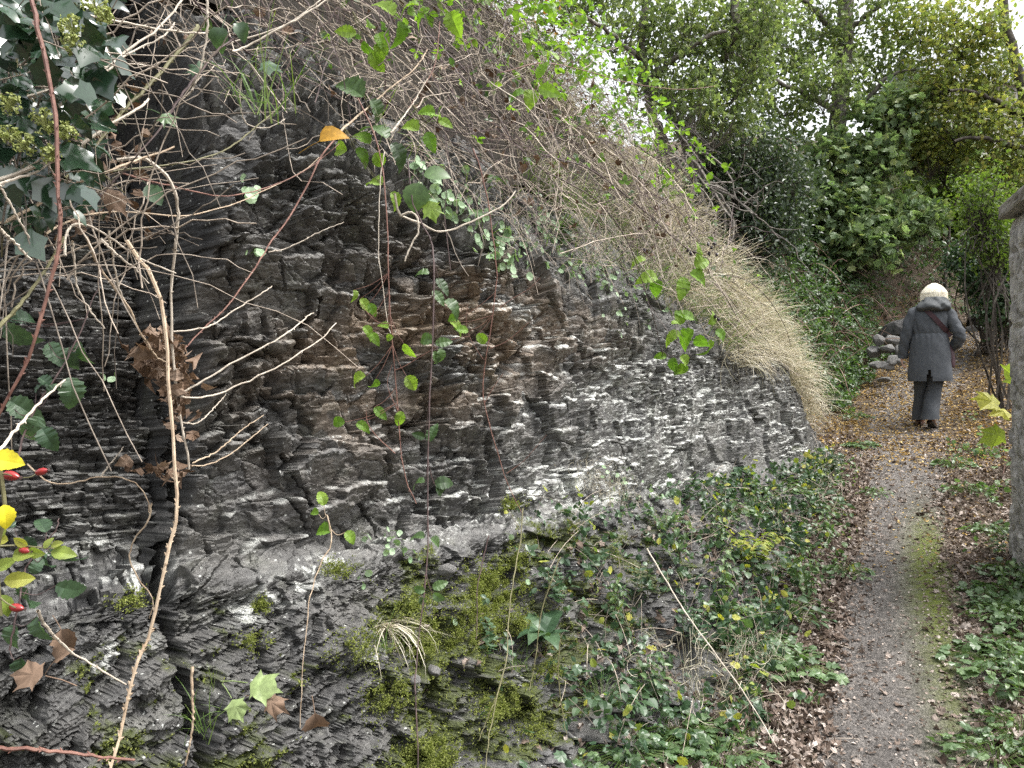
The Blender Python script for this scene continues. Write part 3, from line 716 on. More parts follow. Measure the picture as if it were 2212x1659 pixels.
# ---------------------------------------------------------------- trees and shrubs behind
def limb(pts, r0, r1, n=18, k=7, wob=.0, seed=0):
    L = smooth_line(pts, n); L = L+wob*(np.random.default_rng(seed).normal(size=L.shape))
    return tubes(L[None], np.linspace(r0, r1, n)[None], k)
def crown(mb, tmpl, clumps, per, lsize, spread=.16, up=1.0, twigs=None, tr=.004, gap=.0, dens=1.0):
    """clumps: (centre, radii, number of twigs); leaves sit in sprays round twig ends"""
    for c, r, nt_ in clumps:
        nt_ = int(nt_*dens)
        d = RNG.normal(size=(nt_, 3)); d = nrm(d)*RNG.uniform(.25, 1, nt_)[:, None]**.5
        tw = np.asarray(c)+d*np.asarray(r)
        if gap: tw = tw[fbm(tw[:, 0]*1.1+tw[:, 1]*.6, tw[:, 2]*1.3, int(7+len(tw))) > gap]
        n = len(tw)*per
        ax = rdir(len(tw), -.1)
        pp = np.repeat(tw, per, 0)+np.repeat(ax, per, 0)*RNG.uniform(-1, 1, n)[:, None]*spread*1.5+RNG.normal(size=(n, 3))*spread*.5
        scatter(mb, tmpl, pp, rdir(n, -.35), rdir(n, up), RNG.uniform(.65, 1.25, n)*lsize)
        if twigs is not None:
            e = tw; b = e-nrm(e-np.asarray(c)+np.array([0, 0, .3]))*RNG.uniform(.25, .6, len(e))[:, None]-np.array([0, 0, .15])
            m = np.stack([b, (b+e)/2+.05*RNG.normal(size=e.shape), e], 1); twigs.add(*tubes(m, np.array([tr*1.6, tr, tr*.5])[None], 3))
def cl(u, v, d, ru, rv, n, rd=None):
    """clump seen at photo position (u, v) at distance d with half-sizes ru, rv in photo pixels"""
    return (P(u, v, d), (ru/1659*d, rd or ru/1659*d*.8, rv/1659*d), n)
def tree(name, label, cat, base, trunk_pts, r0, r1, branches, bark, tmpl, clumps, per, lsize, lmat, group=None, spread=.16, up=.8, gap=.0, dens=1.0):
    t = thing(name, label, cat, base, group)
    MB().add(*limb(trunk_pts, r0, r1, 24, 10, .012, 3)).build('trunk', bark, t, smooth=True)
    for (pts, a, b) in branches: MB().add(*limb(pts, a, b, 16, 6, .02, 5)).build('branch', bark, t, smooth=True)
    mb = MB(); tw = MB(); crown(mb, tmpl, clumps, per, lsize, spread, up, tw, gap=gap, dens=dens)
    mb.build('crown', lmat, t); tw.build('twigs', bark, t)
    return t
def gr(u, d):
    x = (u-1106)/1659*d; return np.array([x, d, float(ground(x, d))])
# middle oak
d = 14.0; b0 = P(1772, 560, d); b0[2] = gr(1772, d)[2]-.1
tree('oak_tree', 'tall oak with a straight grey trunk standing behind the sycamore saplings', 'tree', b0,
     [b0, P(1782, 500, d), P(1800, 380, d), P(1814, 240, d), P(1828, 60, d), P(1836, -160, d)], .20, .13,
     [([P(1812, 260, d), P(1860, 225, d-.3), P(1915, 170, d-.6), P(1985, 145, d-.8)], .06, .02), ([P(1805, 330, d), P(1880, 290, d-.6), P(1960, 270, d-1)], .05, .015),
      ([P(1812, 250, d), P(1750, 205, d-.4), P(1660, 165, d-.8), P(1590, 110, d-1)], .06, .02), ([P(1800, 350, d), P(1730, 310, d-.5), P(1670, 290, d-1)], .045, .015),
      ([P(1826, 90, d), P(1760, 20, d-.3), P(1690, -40, d-.6)], .06, .02), ([P(1828, 70, d), P(1900, 10, d-.3), P(1980, -60, d-.6)], .06, .02)],
     M_GREYBARK, L_OAK, [cl(1700, 60, d, 140, 110, 330), cl(1850, 20, d, 150, 100, 300), cl(1690, 200, d, 110, 80, 210), cl(1900, 150, d, 110, 90, 230), cl(1780, 190, d-.8, 80, 70, 120), cl(1960, 290, d, 90, 60, 150), cl(1700, 330, d, 90, 50, 110), cl(1880, 380, d+.5, 80, 50, 90), cl(1610, 60, d, 90, 90, 160)],
     16, .12, M_OAKL, 'trees on the bank behind the rock', .2, gap=.22, dens=.36)
# left oak on the spur
d = 10.2; b0 = P(1478, 520, d)
tree('oak_tree', 'oak with thin leaning grey trunks at the skyline above the dry grass', 'tree', b0,
     [b0, P(1462, 400, d), P(1430, 300, d), P(1408, 230, d), P(1390, 120, d), P(1395, -60, d)], .085, .05,
     [([P(1478, 470, d), P(1500, 380, d+.2), P(1470, 290, d+.2), P(1440, 215, d+.2), P(1420, 150, d+.2)], .06, .035), ([P(1420, 265, d), P(1422, 340, d-.2), P(1425, 390, d-.3)], .035, .02),
      ([P(1395, 140, d), P(1320, 70, d-.5), P(1230, 20, d-1)], .04, .015), ([P(1400, 170, d), P(1480, 110, d-.3), P(1570, 60, d-.6)], .05, .02), ([P(1560, 130, d), P(1590, 60, d-.2), P(1580, -60, d-.2)], .06, .05)],
     M_GREYBARK, L_OAK, [cl(1330, 40, d, 130, 80, 200), cl(1480, 40, d, 120, 90, 260), cl(1430, 165, d, 110, 60, 190), cl(1590, 140, d, 90, 100, 240), cl(1250, -30, d, 120, 60, 140), cl(1540, 250, d, 90, 50, 150), cl(1640, 40, d, 80, 100, 150), cl(1490, 205, d-.5, 70, 40, 90)],
     16, .095, M_OAKL, 'trees on the bank behind the rock', .17, gap=.22, dens=.36)
# dark holly below the left oak
d = 11.2; b0 = P(1600, 560, d)
tree('holly_tree', 'dark bushy evergreen tree between the two oaks', 'tree', b0, [b0, P(1598, 460, d), P(1605, 380, d), P(1600, 270, d)], .09, .04,
     [([P(1600, 450, d), P(1550, 380, d), P(1520, 330, d)], .04, .015), ([P(1602, 430, d), P(1660, 360, d), P(1690, 310, d)], .04, .015)],
     M_DARKBARK, L_SMALL, [cl(1600, 320, d, 110, 70, 330), cl(1590, 420, d, 110, 90, 420), cl(1680, 400, d, 80, 90, 300), cl(1640, 500, d, 100, 60, 300), cl(1530, 290, d, 60, 40, 90)],
     18, .075, M_HOLLY, 'trees on the bank behind the rock', .19, dens=.45)
# yellowing oak on the right
d = 13.0; b0 = gr(2236, d)
tree('oak_tree', 'yellowing oak whose leaning crown fills the upper right corner', 'tree', b0, [b0, P(2240, 420, d), P(2225, 250, d), P(2190, 120, d), P(2150, -60, d)], .14, .07,
     [([P(2225, 260, d), P(2140, 210, d-.3), P(2050, 190, d-.6)], .06, .02), ([P(2230, 330, d), P(2150, 300, d-.3), P(2060, 300, d-.5)], .05, .02), ([P(2180, 90, d), P(2110, 60, d), P(2040, 50, d)], .05, .015)],
     M_DARKBARK, L_OAK, [cl(2080, 60, d, 90, 70, 210), cl(2030, 160, d, 80, 70, 190), cl(2130, 170, d, 70, 80, 200), cl(2070, 260, d, 100, 60, 210), cl(2180, 290, d, 70, 80, 200), cl(2010, 330, d+.4, 80, 40, 110), cl(2150, 370, d, 70, 40, 110), cl(1990, 40, d+.5, 70, 60, 110)],
     16, .11, M_YOAK, 'trees on the bank behind the rock', .19, gap=.22, dens=.37)
# sycamore saplings before the trunk
for (pts, clumps, lab) in (
    ([P(1790, 590, 13.4), P(1800, 520, 13.4), P(1830, 440, 13.4), P(1812, 330, 13.4), P(1795, 270, 13.4)], [cl(1850, 445, 13.1, 75, 35, 60), cl(1790, 445, 13.1, 50, 45, 45), cl(1800, 330, 13.2, 45, 45, 45), cl(1770, 400, 13.2, 40, 40, 28)], 'young sycamore with broad pale leaves in front of the tall oak trunk'),
    ([P(1850, 600, 13.2), P(1862, 540, 13.2), P(1880, 480, 13.2), P(1905, 400, 13.2), P(1900, 240, 13.2)], [cl(1900, 490, 12.9, 90, 30, 75), cl(1860, 525, 12.8, 70, 35, 60), cl(1930, 240, 13.1, 65, 45, 60), cl(1990, 460, 13.0, 60, 25, 40), cl(1900, 350, 13, 50, 45, 45)], 'young sycamore with a low spread of bright leaves right of the oak trunk'),
    ([P(2040, 600, 14.2), P(2050, 500, 14.2), P(2075, 400, 14.2), P(2050, 300, 14.2)], [cl(2060, 310, 14.1, 60, 25, 40), cl(2040, 345, 14, 50, 20, 28), cl(1975, 310, 14, 40, 30, 28)], 'slim sycamore sapling reaching under the yellowing oak')):
    b0 = pts[0].copy(); b0[2] = float(ground(b0[0], b0[1]))-.05; pts[0] = b0
    tree('sycamore_sapling', lab, 'sapling', b0, pts, .03, .012, [], M_DARKBARK, L_MAPLE, clumps, 9, .17, M_SYC, 'sycamore saplings by the oak trunk', .2, 1.2)
# shrubs at the right
def shrub(name, label, u, d, clumps, tmpl, per, ls, lmat, group, spread=.15):
    b0 = gr(u, d); t = thing(name, label, 'shrub', b0, group)
    mb = MB(); tw = MB(); crown(mb, tmpl, clumps, per, ls, spread, .8, tw)
    st = MB()
    for c, r, n in clumps:
        for k in range(5): st.add(*limb([b0+RNG.normal(size=3)*.1*np.array([1, 1, 0]), (b0+np.asarray(c))/2+RNG.normal(size=3)*.15, np.asarray(c)+RNG.normal(size=3)*np.asarray(r)*.5], .018, .006, 8, 4))
    mb.build('foliage', lmat, t); tw.add(np.concatenate(st.V), st.F); tw.build('stems', M_DARKBARK, t)
    return t
shrub('hedge_shrub', 'tall light green hedge shrub behind the walker under the yellowing oak', 2040, 15.5, [cl(2050, 400, 15.5, 100, 60, 320), cl(2100, 490, 15.5, 110, 80, 420), cl(1990, 480, 15.5, 70, 90, 260), cl(2180, 430, 15.3, 60, 100, 260)], L_SMALL, 18, .085, M_BUSH, 'shrubs beyond the path', .22)
shrub('hedge_shrub', 'thin arching light green shrub left of the stone wall top', 2160, 9.0, [cl(2120, 430, 9, 50, 60, 90), cl(2150, 520, 9, 45, 60, 110)], L_SMALL, 14, .055, M_BUSH, 'shrubs beyond the path')
shrub('dark_shrub', 'dark glossy shrub beside the path left of the wall', 2140, 11.5, [cl(2150, 600, 11.5, 55, 60, 230), cl(2190, 560, 11, 45, 80, 200), cl(2170, 660, 11, 40, 45, 120), cl(2100, 560, 12, 55, 40, 110)], L_SMALL, 16, .075, M_BRAM_DK, 'shrubs beyond the path')
for (u, d, cls, lm, lab) in ((1730, 13.5, [cl(1720, 520, 13.5, 60, 50, 220), cl(1690, 560, 13.2, 50, 40, 150)], M_BRAM_DK, 'dark undergrowth bush at the foot of the tall oak, left side'), (1880, 15.5, [cl(1870, 580, 14.6, 80, 40, 240), cl(1950, 570, 15.2, 80, 45, 220)], M_BRAM, 'green undergrowth bush under the sycamore saplings'), (1960, 16.5, [cl(1960, 640, 16, 60, 35, 130), cl(2040, 640, 16, 60, 40, 170)], M_BRAM_DK, 'dark undergrowth bush behind the head of the walker')):
    shrub('undergrowth_bush', lab, u, d, cls, L_SMALL, 15, .085, lm, 'shrubs beyond the path', .2)
# bare dead branches under the left oak
t = thing('dead_branch', 'bare grey dead branches fanning down over the dry grass', 'branch', P(1440, 400, 9.6))
mb = MB(); r_ = np.random.default_rng(4)
def twig(p, dr, L, r, lev):
    n = 7; q = [p]
    for k in range(n):
        dr = nrm(dr+r_.normal(size=3)*.28+np.array([0, 0, -.06])); q.append(q[-1]+dr*L/n)
    mb.add(*tubes(np.array(q)[None], np.linspace(r, r*.45, n+1)[None], 4))
    if lev:
        for k in range(4 if lev > 1 else 3): twig(q[r_.integers(2, n)], nrm(dr+r_.normal(size=3)*.8), L*r_.uniform(.35, .65), r*.55, lev-1)
for (u, v, u2, v2, r) in ((1440, 330, 1560, 470, .02), (1460, 350, 1640, 430, .022), (1480, 330, 1700, 470, .024), (1500, 360, 1600, 520, .018), (1450, 380, 1540, 500, .016), (1510, 330, 1620, 380, .016), (1490, 400, 1700, 520, .02), (1430, 250, 1530, 330, .014), (1400, 210, 1330, 200, .014), (1500, 240, 1580, 330, .014)):
    a, b = P(u, v, 9.7), P(u2, v2, 9.2); twig(a, nrm(b-a), np.linalg.norm(b-a)*1.05, r, 2)
mb.build('twigs', M_GREYBARK, t)

# bramble thicket on the far bank, and its dead stems
N = 60000; x = RNG.uniform(2.2, 11, N); y = RNG.uniform(8.5, 17.5, N); a = x*.454+y*.891; c = x*.891-y*.454; l = path_c(a)-.8-c
ok = (l > 0) & (l < 4.5) & (a > 10.4); x, y, l, a = x[ok], y[ok], l[ok], a[ok]
z = ground(x, y)+RNG.uniform(.02, .55, len(x))*np.clip(l*1.2, .25, 1)
p = np.stack([x, y, z], 1); p[:, 0] += .25*RNG.uniform(0, 1, len(x)); dens = fbm(x*1.5, y*1.5, 41) > .36
ok2 = dens & ~((a > 14.3) & (RNG.uniform(size=len(a)) < .8)); p1_ = p[ok2]
mb = MB(); n = len(p1_); trifol(mb, L_SMALL, p1_, rdir(n, -.2), nrm(np.array([.5, -.5, 1.])+.5*RNG.normal(size=(n, 3))), RNG.uniform(.05, .10, n))
o = mb.build('bramble_thicket', M_BRAM); stuff(o, 'mass of green bramble leaves covering the bank left of the walker')
N = 800; x = RNG.uniform(4, 10, N); y = RNG.uniform(10, 16.5, N); a = x*.454+y*.891; c = x*.891-y*.454; l = path_c(a)-.7-c; ok = (l > 0) & (l < 3.5) & (a > 10.5); x, y = x[ok], y[ok]
b = np.stack([x, y, ground(x, y)+RNG.uniform(0, .35, len(x))], 1); M_ = 9; t_ = np.linspace(0, 1, M_)[None, :, None]; Lg = RNG.uniform(.5, 1.4, len(x))[:, None, None]
pt = b[:, None]+rdir(len(x), -.1, .5)[:, None]*(t_-.5)*Lg; pt[:, :, 2] += (Lg*.35*4*t_*(1-t_))[..., 0]*RNG.uniform(.2, 1, len(x))[:, None]
o = MB().add(*tubes(pt, np.full((len(x), M_), .005), 3)).build('dead_stems', mat_simple('brown_dead_stem', (.10, .06, .045), (.26, .18, .14), 9, .8, island=.4)); stuff(o, 'brown dead bramble stems on the bank above the loose stones')

# ---------------------------------------------------------------- litter
def ground_pts(N, a0, a1, c0, c1, dens=None):
    a = RNG.uniform(a0, a1, N)+0*1; c = RNG.uniform(c0, c1, N)
    if dens is not None:
        k = RNG.uniform(size=N) < dens(a, c); a, c = a[k], c[k]
    cc = c+path_c(a); x, y = cc*.891+a*.454, a*.891-cc*.454
    return np.stack([x, y, ground(x, y)+.008], 1)
def lay(mb, tmpl, p, size, tilt=.35, mat=0):
    n = len(p); f = rdir(n, 0, .25); scatter(mb, tmpl, p+np.array([0, 0, .004]), f, nrm(np.array([0, 0, 1.])+tilt*RNG.normal(size=(n, 3))), RNG.uniform(.6, 1.3, n)*size, mat)
mb = MB()
edge_d = lambda a, c: np.clip(.10+.9*sst(.12, .42, np.abs(c+.03)), 0, 1)*np.clip(1.5-.05*a, .4, 1)
lay(mb, L_DEAD, ground_pts(9000, 2.2, 9.5, -1.0, 1.0, edge_d), .045)
lay(mb, L_DEAD, ground_pts(6000, 2.4, 8.5, -1.0, -.28), .042, .5)
lay(mb, L_SMALL, ground_pts(30000, 2.2, 9.5, -.9, .95, lambda a, c: .30+.70*sst(.05, .35, np.abs(c))), .020, .5)
lay(mb, L_SMALL, ground_pts(7000, 9, 17, -1.5, 1.8), .05, .4)
o = mb.build('leaf_litter', M_LITTER); stuff(o, 'brown dead leaves and chips lying along both edges of the path')
mb = MB(); lay(mb, L_SMALL, ground_pts(26000, 7.8, 15.5, -1.4, 1.4, lambda a, c: sst(7.8, 9.2, a)*(.45+.55*(fbm(a*1.5, c*2, 77) > .42))), .034, .45); lay(mb, L_SMALL, ground_pts(900, 5.5, 9, -.9, .8), .028, .45)
o = mb.build('yellow_leaves', M_YLITTER); stuff(o, 'small yellow fallen leaves carpeting the path around the walker')
mb = MB(); p = ground_pts(1400, 2.2, 9, -1.1, 1.1, edge_d); n = len(p); dr = rdir(n, 0, .1); L_ = RNG.uniform(.03, .14, n)[:, None]
mb.add(*tubes(np.stack([p+.004-dr*L_/2, p+np.array([0, 0, .008]), p+.004+dr*L_/2], 1), np.full((n, 3), .0014), 3))
o = mb.build('twig_litter', M_STRAW); stuff(o, 'thin broken twigs scattered among the fallen leaves')
# ---------------------------------------------------------------- single stems in front of the rock
def TT(i, j, pts): return [(737.3*i+x/3, 553*j+y/3) for x, y in pts]
def thorns(mb, L, r, n, seed):
    g = np.random.default_rng(seed); k = g.uniform(0, len(L)-2, n); i = k.astype(int); p = L[i]+(L[i+1]-L[i])*(k-i)[:, None]
    t = nrm(L[i+1]-L[i]); d = nrm(np.cross(t, g.normal(size=(n, 3)))); d2 = nrm(d-.5*t)
    s_ = np.cross(t, d); q = r*1.1
    V = np.stack([p+d*r*.6+t*q*1.3, p+d*r*.6-t*q*.6, p+d*r*.6+s_*q*.6, p+d2*(r+.0035+.5*r)], 1)
    o = (np.arange(n)*4)[:, None]
    mb.add(V, [np.concatenate([o+np.array([[0, 2, 3]]), o+np.array([[2, 1, 3]]), o+np.array([[1, 0, 3]])])])
def line3(uv, d0, d1): 
    n = len(uv); return [P(u, v, d0+(d1-d0)*i/max(1, n-1)) for i, (u, v) in enumerate(uv)]
def img_dir(ang, tilt=0.0, up=None):
    a = math.radians(ang); return np.array([math.cos(a), tilt, math.sin(a)])
def img_leaves(mb, rows, depth, tmpl, seed=0, mat=0, tri=False):
    g = np.random.default_rng(seed)
    for (u, v, s, ang) in rows:
        d = depth(u, v) if callable(depth) else depth
        fw = img_dir(ang, g.uniform(-.5, .3)); up = np.array([g.normal()*.6, -1.0, g.uniform(-.1, 1.3)])
        (trifol if tri else scatter)(mb, tmpl, P(u, v, d)[None], fw[None], up[None], np.array([s/1659*d*1.12]), *([mat] if True else []))
def stem(label, uv, d0, d1, r, mat, thorn=0, leaves=None, lmat=None, name='bramble_cane', group=None, tip=.55, n=28, k=6, side=None):
    r = r*.72; c = line3(uv, d0, d1); L = smooth_line(c, n); L = L+.0010*np.random.default_rng(abs(int(uv[0][0]))).normal(size=L.shape)
    rad = np.linspace(r, r*tip, n)*(1+.08*np.sin(np.arange(n)*2.3))
    mb = MB(); mb.add(*tubes(L[None], rad[None], k))
    mb.add(np.vstack([L[-1]+nrm(L[-1]-L[-2])*r*.4, tubes(L[None], rad[None], k)[0][-k:]]), [np.array([[0, 1+q, 1+(q+1) % k] for q in range(k)])])
    if thorn: thorns(mb, L, r*.8, thorn, len(label))
    if side:
        for (a, b) in side:
            q = line3(a, b, b); S_ = smooth_line(q, 10); mb.add(*tubes(S_[None], np.linspace(r*.6, r*.3, 10)[None], 5))
    if not leaves:
        o = mb.build(name, mat, None, L[0]); return tag(o, label, 'stem', group)
    t = thing(name, label, 'stem', L[0], group); lb = MB()
    f = lambda u, v: float(np.interp(v, sorted([uv[0][1], uv[-1][1]]), [d0, d1] if uv[0][1] <= uv[-1][1] else [d1, d0]))
    img_leaves(lb, leaves, f, L_BRAM_HI, len(label))
    for (u_, v_, s_, a_) in leaves:                       # leaf stalks back to the stem
        q = P(u_, v_, f(u_, v_)); k_ = L[max(0, int(np.argmin(np.linalg.norm(L-q, axis=1)))-1)]
        if .003 < np.linalg.norm(k_-q) < .25: mb.add(*limb([k_, (k_+q)/2+np.array([0, -.004, -.012]), q], .0011, .0008, 7, 4))
    mb.build('stem', mat, t)
    lb.build('leaves', lmat or M_BRAM, t)
    return t
G1 = 'dead bramble stems on the left'
ST = [
 ('long pale dead stem sloping down from the top left edge to the dark hollow', TT(0,0,[(150,-60),(260,0),(500,85),(740,130),(1000,185),(1280,215),(1340,210)]), 1.6, 2.0, .0052, M_PALE, 10),
 ('thick reddish thorny stem hanging down past the ivy to the left edge', TT(0,0,[(190,-80),(205,30),(250,200),(300,420),(340,650),(370,950),(378,1200),(390,1450),(372,1659),(300,1909),(230,2199),(140,2419),(0,2669),(-90,2800)]), 1.35, 1.3, .0058, M_REDSTEM, 70),
 ('straight pale stem rising across the ivy, the upper one of two', TT(0,0,[(-60,700),(0,680),(300,590),(530,535),(700,440),(850,310),(1000,210),(1120,80),(1200,-30)]), 1.5, 1.9, .0052, M_PALE, 16),
 ('straight pale stem rising across the ivy, the lower one of two', TT(0,0,[(150,860),(340,720),(500,600),(700,450),(860,330),(1050,240),(1130,150)]), 1.6, 1.95, .0046, M_PALE, 8),
 ('stout pale stem with a broken blunt tip below the dark hollow', TT(0,0,[(-50,1175),(0,1160),(340,1040),(520,940),(720,800),(900,700),(965,645)]), 1.4, 1.75, .0062, M_PALE, 6),
 ('short pale stem lying just under the stout broken one at the left edge', TT(0,0,[(-50,1200),(0,1190),(200,1125),(330,1060)]), 1.4, 1.5, .0048, M_PALE, 4),
 ('brown stem rising from the left edge to a cut tip beside the joint', TT(0,0,[(-40,1465),(0,1450),(200,1350),(400,1230),(700,1110),(850,1050),(1000,1000),(1135,955)]), 1.5, 1.9, .0056, M_TAN, 12),
 ('thorny olive runner curving up over the top corner of the rock', TT(0,0,[(420,1150),(500,1120),(700,1110),(1000,1080),(1300,1030),(1480,960),(1600,870),(1750,750),(1870,640)]), 1.7, 2.5, .0040, M_OLIVE, 40),
 ('white arching stem that bends over and drops down the dark joint', TT(0,0,[(760,1040),(900,1020),(1020,1080),(1100,1170),(1145,1290),(1155,1400),(1140,1550),(1122,1700),(1110,1909),(1116,2259),(1140,2500),(1190,2809),(1232,3040)]), 1.8, 2.0, .0066, M_PALE, 46),
 ('thick tan thorny stem hanging down the whole joint to the bottom edge', TT(0,0,[(820,1560),(900,1680),(980,1790),(1050,1989),(1090,2309),(1110,2659),(1130,2959),(1142,3320),(1090,3570),(1040,3818),(960,4138),(900,4268),(840,4468),(790,4718),(740,4878),(700,5060)]), 1.75, 1.45, .0064, M_TAN, 90),
 ('thick green thorny stem slanting through the dark hollow', TT(0,0,[(1280,170),(1250,220),(1100,400),(960,560),(800,720),(620,940)]), 2.0, 1.7, .0072, M_OLIVE, 40),
 ('white crooked stem hanging from the top edge beside the dark hollow', TT(0,0,[(1340,-60),(1340,0),(1345,130),(1330,300),(1290,480),(1240,590),(1190,632)]), 1.9, 1.95, .0046, M_PALE, 8),
 ('dark brown thorny stem slanting down left of the rock corner', TT(0,0,[(1520,250),(1400,340),(1300,460),(1200,580),(1100,740),(1000,880),(850,1050),(620,1310)]), 2.2, 1.75, .0046, M_DARKSTEM, 50),
 ('thin reddish runner sagging across the upper rock to the yellow leaf', TT(0,0,[(785,1120),(1000,1180),(1200,1225),(1400,1270),(1600,1250),(1800,1190),(2000,1090),(2200,930)]), 1.8, 2.8, .0034, M_REDSTEM, 30),
 ('thin yellow-brown thorny runner sagging just below the reddish one', TT(0,0,[(300,1520),(420,1440),(600,1385),(850,1375),(1150,1400),(1350,1370),(1550,1310),(1750,1220),(1950,1120),(2070,1020)]), 1.7, 2.8, .0036, M_TAN, 36),
 ('rusty red stem slanting down from the yellow leaf to the joint', TT(0,0,[(2190,880),(2080,1020),(1990,1200),(1880,1400),(1760,1560),(1690,1680),(1600,1809),(1450,2009),(1300,2149),(1180,2279)]), 2.9, 2.2, .0046, M_REDSTEM, 36),
 ('short pale stem end pointing down at the left edge', TT(0,0,[(-30,1180),(0,1210),(100,1380),(190,1540)]), 1.3, 1.4, .0034, M_PALE, 3),
 ('pale stem running steeply down from the left edge under the leaves', TT(0,0,[(-60,1400),(0,1480),(90,1570),(200,1680)]), 1.25, 1.35, .0046, M_PALE, 6),
 ('pale hooked stem looping down below the brown cut stem', TT(0,0,[(425,1659),(420,1560),(450,1480),(520,1450),(650,1500),(800,1600),(960,1700),(1145,1770)]), 1.6, 1.8, .0042, M_PALE, 10),
 ('long white stem rising to the top edge right of the hollow', TT(0,0,[(1500,330),(1580,310),(1800,190),(1980,90),(2120,0),(2180,-50)]), 2.3, 2.5, .0050, M_PALE, 6),
 ('pale stem close under the long white one', TT(0,0,[(1430,310),(1520,270),(1850,160),(2060,10),(2100,-30)]), 2.35, 2.55, .0042, M_PALE, 6),
 ('dark stem crossing the pale ones towards the grass tuft', TT(0,0,[(1220,-30),(1250,0),(1400,160),(1560,300),(1640,360),(1780,380)]), 2.2, 2.5, .0048, M_DARKSTEM, 16),
 ('pale thin stem hanging in a loop over the rock corner', TT(0,0,[(1565,500),(1555,600),(1565,720),(1600,800),(1700,830),(1800,800),(1850,765)]), 2.4, 2.55, .0034, M_PALE, 4),
 ('thin white twig curving out of the rock face below the red stem', TT(0,0,[(1740,1635),(1850,1610),(1980,1550),(2080,1500),(2230,1440)]), 2.6, 2.7, .0034, M_PALE, 3),
 ('pale side shoot rising from the joint, the uppermost of the fan', TT(0,1,[(1125,490),(1300,470),(1400,430),(1550,330),(1700,240),(1760,195)]), 1.95, 2.2, .0032, M_PALE, 8),
 ('long white side shoot rising right from the joint, upper of a pair', TT(0,1,[(1160,900),(1350,790),(1600,640),(1800,540),(1900,470),(1970,410),(2030,365)]), 1.95, 2.3, .0038, M_PALE, 10),
 ('long white side shoot rising right from the joint, lower of a pair', TT(0,1,[(1165,910),(1300,920),(1450,880),(1650,790),(1850,690),(2000,590),(2100,520),(2180,430)]), 1.95, 2.35, .0038, M_PALE, 10),
 ('short curved side shoot in the middle of the joint', TT(0,1,[(1180,1080),(1280,1080),(1370,1000),(1460,900)]), 2.0, 2.15, .0030, M_PALE, 4),
 ('thin side shoot at the foot of the arching stem, upper of two', TT(0,1,[(1245,1340),(1400,1270),(1550,1140),(1710,1030)]), 2.0, 2.2, .0030, M_TAN, 6),
 ('thin side shoot at the foot of the arching stem, lower of two', TT(0,1,[(1240,1360),(1350,1350),(1500,1280),(1640,1170),(1730,1090)]), 2.0, 2.2, .0028, M_TAN, 6),
 ('olive stem bending down into the clump of dead leaves', TT(0,1,[(560,-120),(610,0),(700,150),(830,330),(900,480),(960,570),(1010,650),(1080,690)]), 1.7, 1.95, .0044, M_TAN, 20),
 ('pale crooked stem ending over the layered rock left of the dead leaves', TT(0,1,[(470,-100),(480,0),(490,150),(540,280),(620,400),(680,470)]), 1.6, 1.7, .0036, M_PALE, 6),
 ('pale stem crossing the top of the joint to its cut end', TT(0,1,[(650,-110),(770,0),(880,90),(965,180)]), 1.7, 1.8, .0042, M_PALE, 8),
 ('pale thin stem beside the joint, parallel to the olive one', TT(0,1,[(700,-160),(730,0),(770,200),(840,360),(900,480)]), 1.72, 1.85, .0034, M_PALE, 8),
 ('thick grey-green stem low at the left edge, slanting upwards', TT(0,1,[(-40,500),(0,450),(150,290),(250,150),(350,0),(420,-120)]), 1.4, 1.6, .0056, M_OLIVE, 12),
 ('white stem slanting up from the left edge above the yellow leaf', TT(0,1,[(-60,1320),(0,1250),(140,1090),(260,950),(420,800)]), 1.2, 1.4, .0044, M_PALE, 6),
 ('thin pale stem lying on the ledge at the lower left', TT(0,1,[(180,1350),(320,1470),(500,1465),(640,1430),(800,1440),(900,1490),(960,1590),(970,1680)]), 2.1, 2.15, .0030, M_TAN, 4),
 ('short white dead twig leaning over the left ledge', TT(0,1,[(650,1430),(720,1340),(800,1240)]), 2.1, 2.1, .0034, M_PALE, 0),
 ('brown twisted vine looping down left of the joint', TT(0,2,[(980,-60),(960,60),(870,180),(840,300),(900,440),(970,520),(990,600),(970,690)]), 2.0, 2.1, .0032, M_TAN, 0),
 ('white curved twig sweeping down over the lower left slope', TT(0,2,[(250,640),(270,700),(320,770),(400,850),(480,920),(650,1020),(820,1120)]), 1.55, 1.75, .0046, M_PALE, 5),
 ('thick purple-brown stem crossing the bottom left corner', TT(0,2,[(-60,1515),(0,1525),(300,1545),(600,1580),(870,1605)]), 1.3, 1.45, .0056, M_REDSTEM, 14),
 ('grey upright stick standing in the foot of the joint', TT(0,2,[(1245,1000),(1245,1200),(1250,1330),(1230,1500),(1205,1640)]), 1.8, 1.8, .0048, M_TAN, 0),
 ('thin white stem dropping straight over the middle of the rock', TT(1,0,[(280,980),(255,1150),(245,1400),(240,1659),(255,1750),(300,2089),(320,2159)]), 3.0, 2.9, .0032, M_PALE, 0),
 ('pale grey gnarled root creeping along the top ledge of the rock', TT(1,0,[(345,1255),(370,1370),(400,1405),(500,1440),(620,1500),(740,1480),(900,1410),(1050,1330),(1130,1240)]), 3.05, 3.35, .0075, M_PALE, 0),
 ('pale knotted root hanging in a hook below the gnarled one', TT(1,0,[(390,1400),(440,1375),(485,1400),(500,1500),(470,1560),(430,1640),(410,1690)]), 3.05, 3.0, .0070, M_PALE, 0),
 ('dark thorny bramble arching over the dry grass to the blackberries', TT(1,0,[(1300,1000),(1400,1030),(1600,1090),(1800,1230),(2000,1400),(2212,1590),(2330,1650)]), 4.2, 4.9, .0062, M_DARKSTEM, 40),
 ('thin brown bramble reaching out right against the trees at the top', TT(1,0,[(1030,470),(1300,410),(1550,450),(1800,520),(2000,560),(2212,580),(2420,560)]), 4.2, 5.0, .0042, M_REDSTEM, 20),
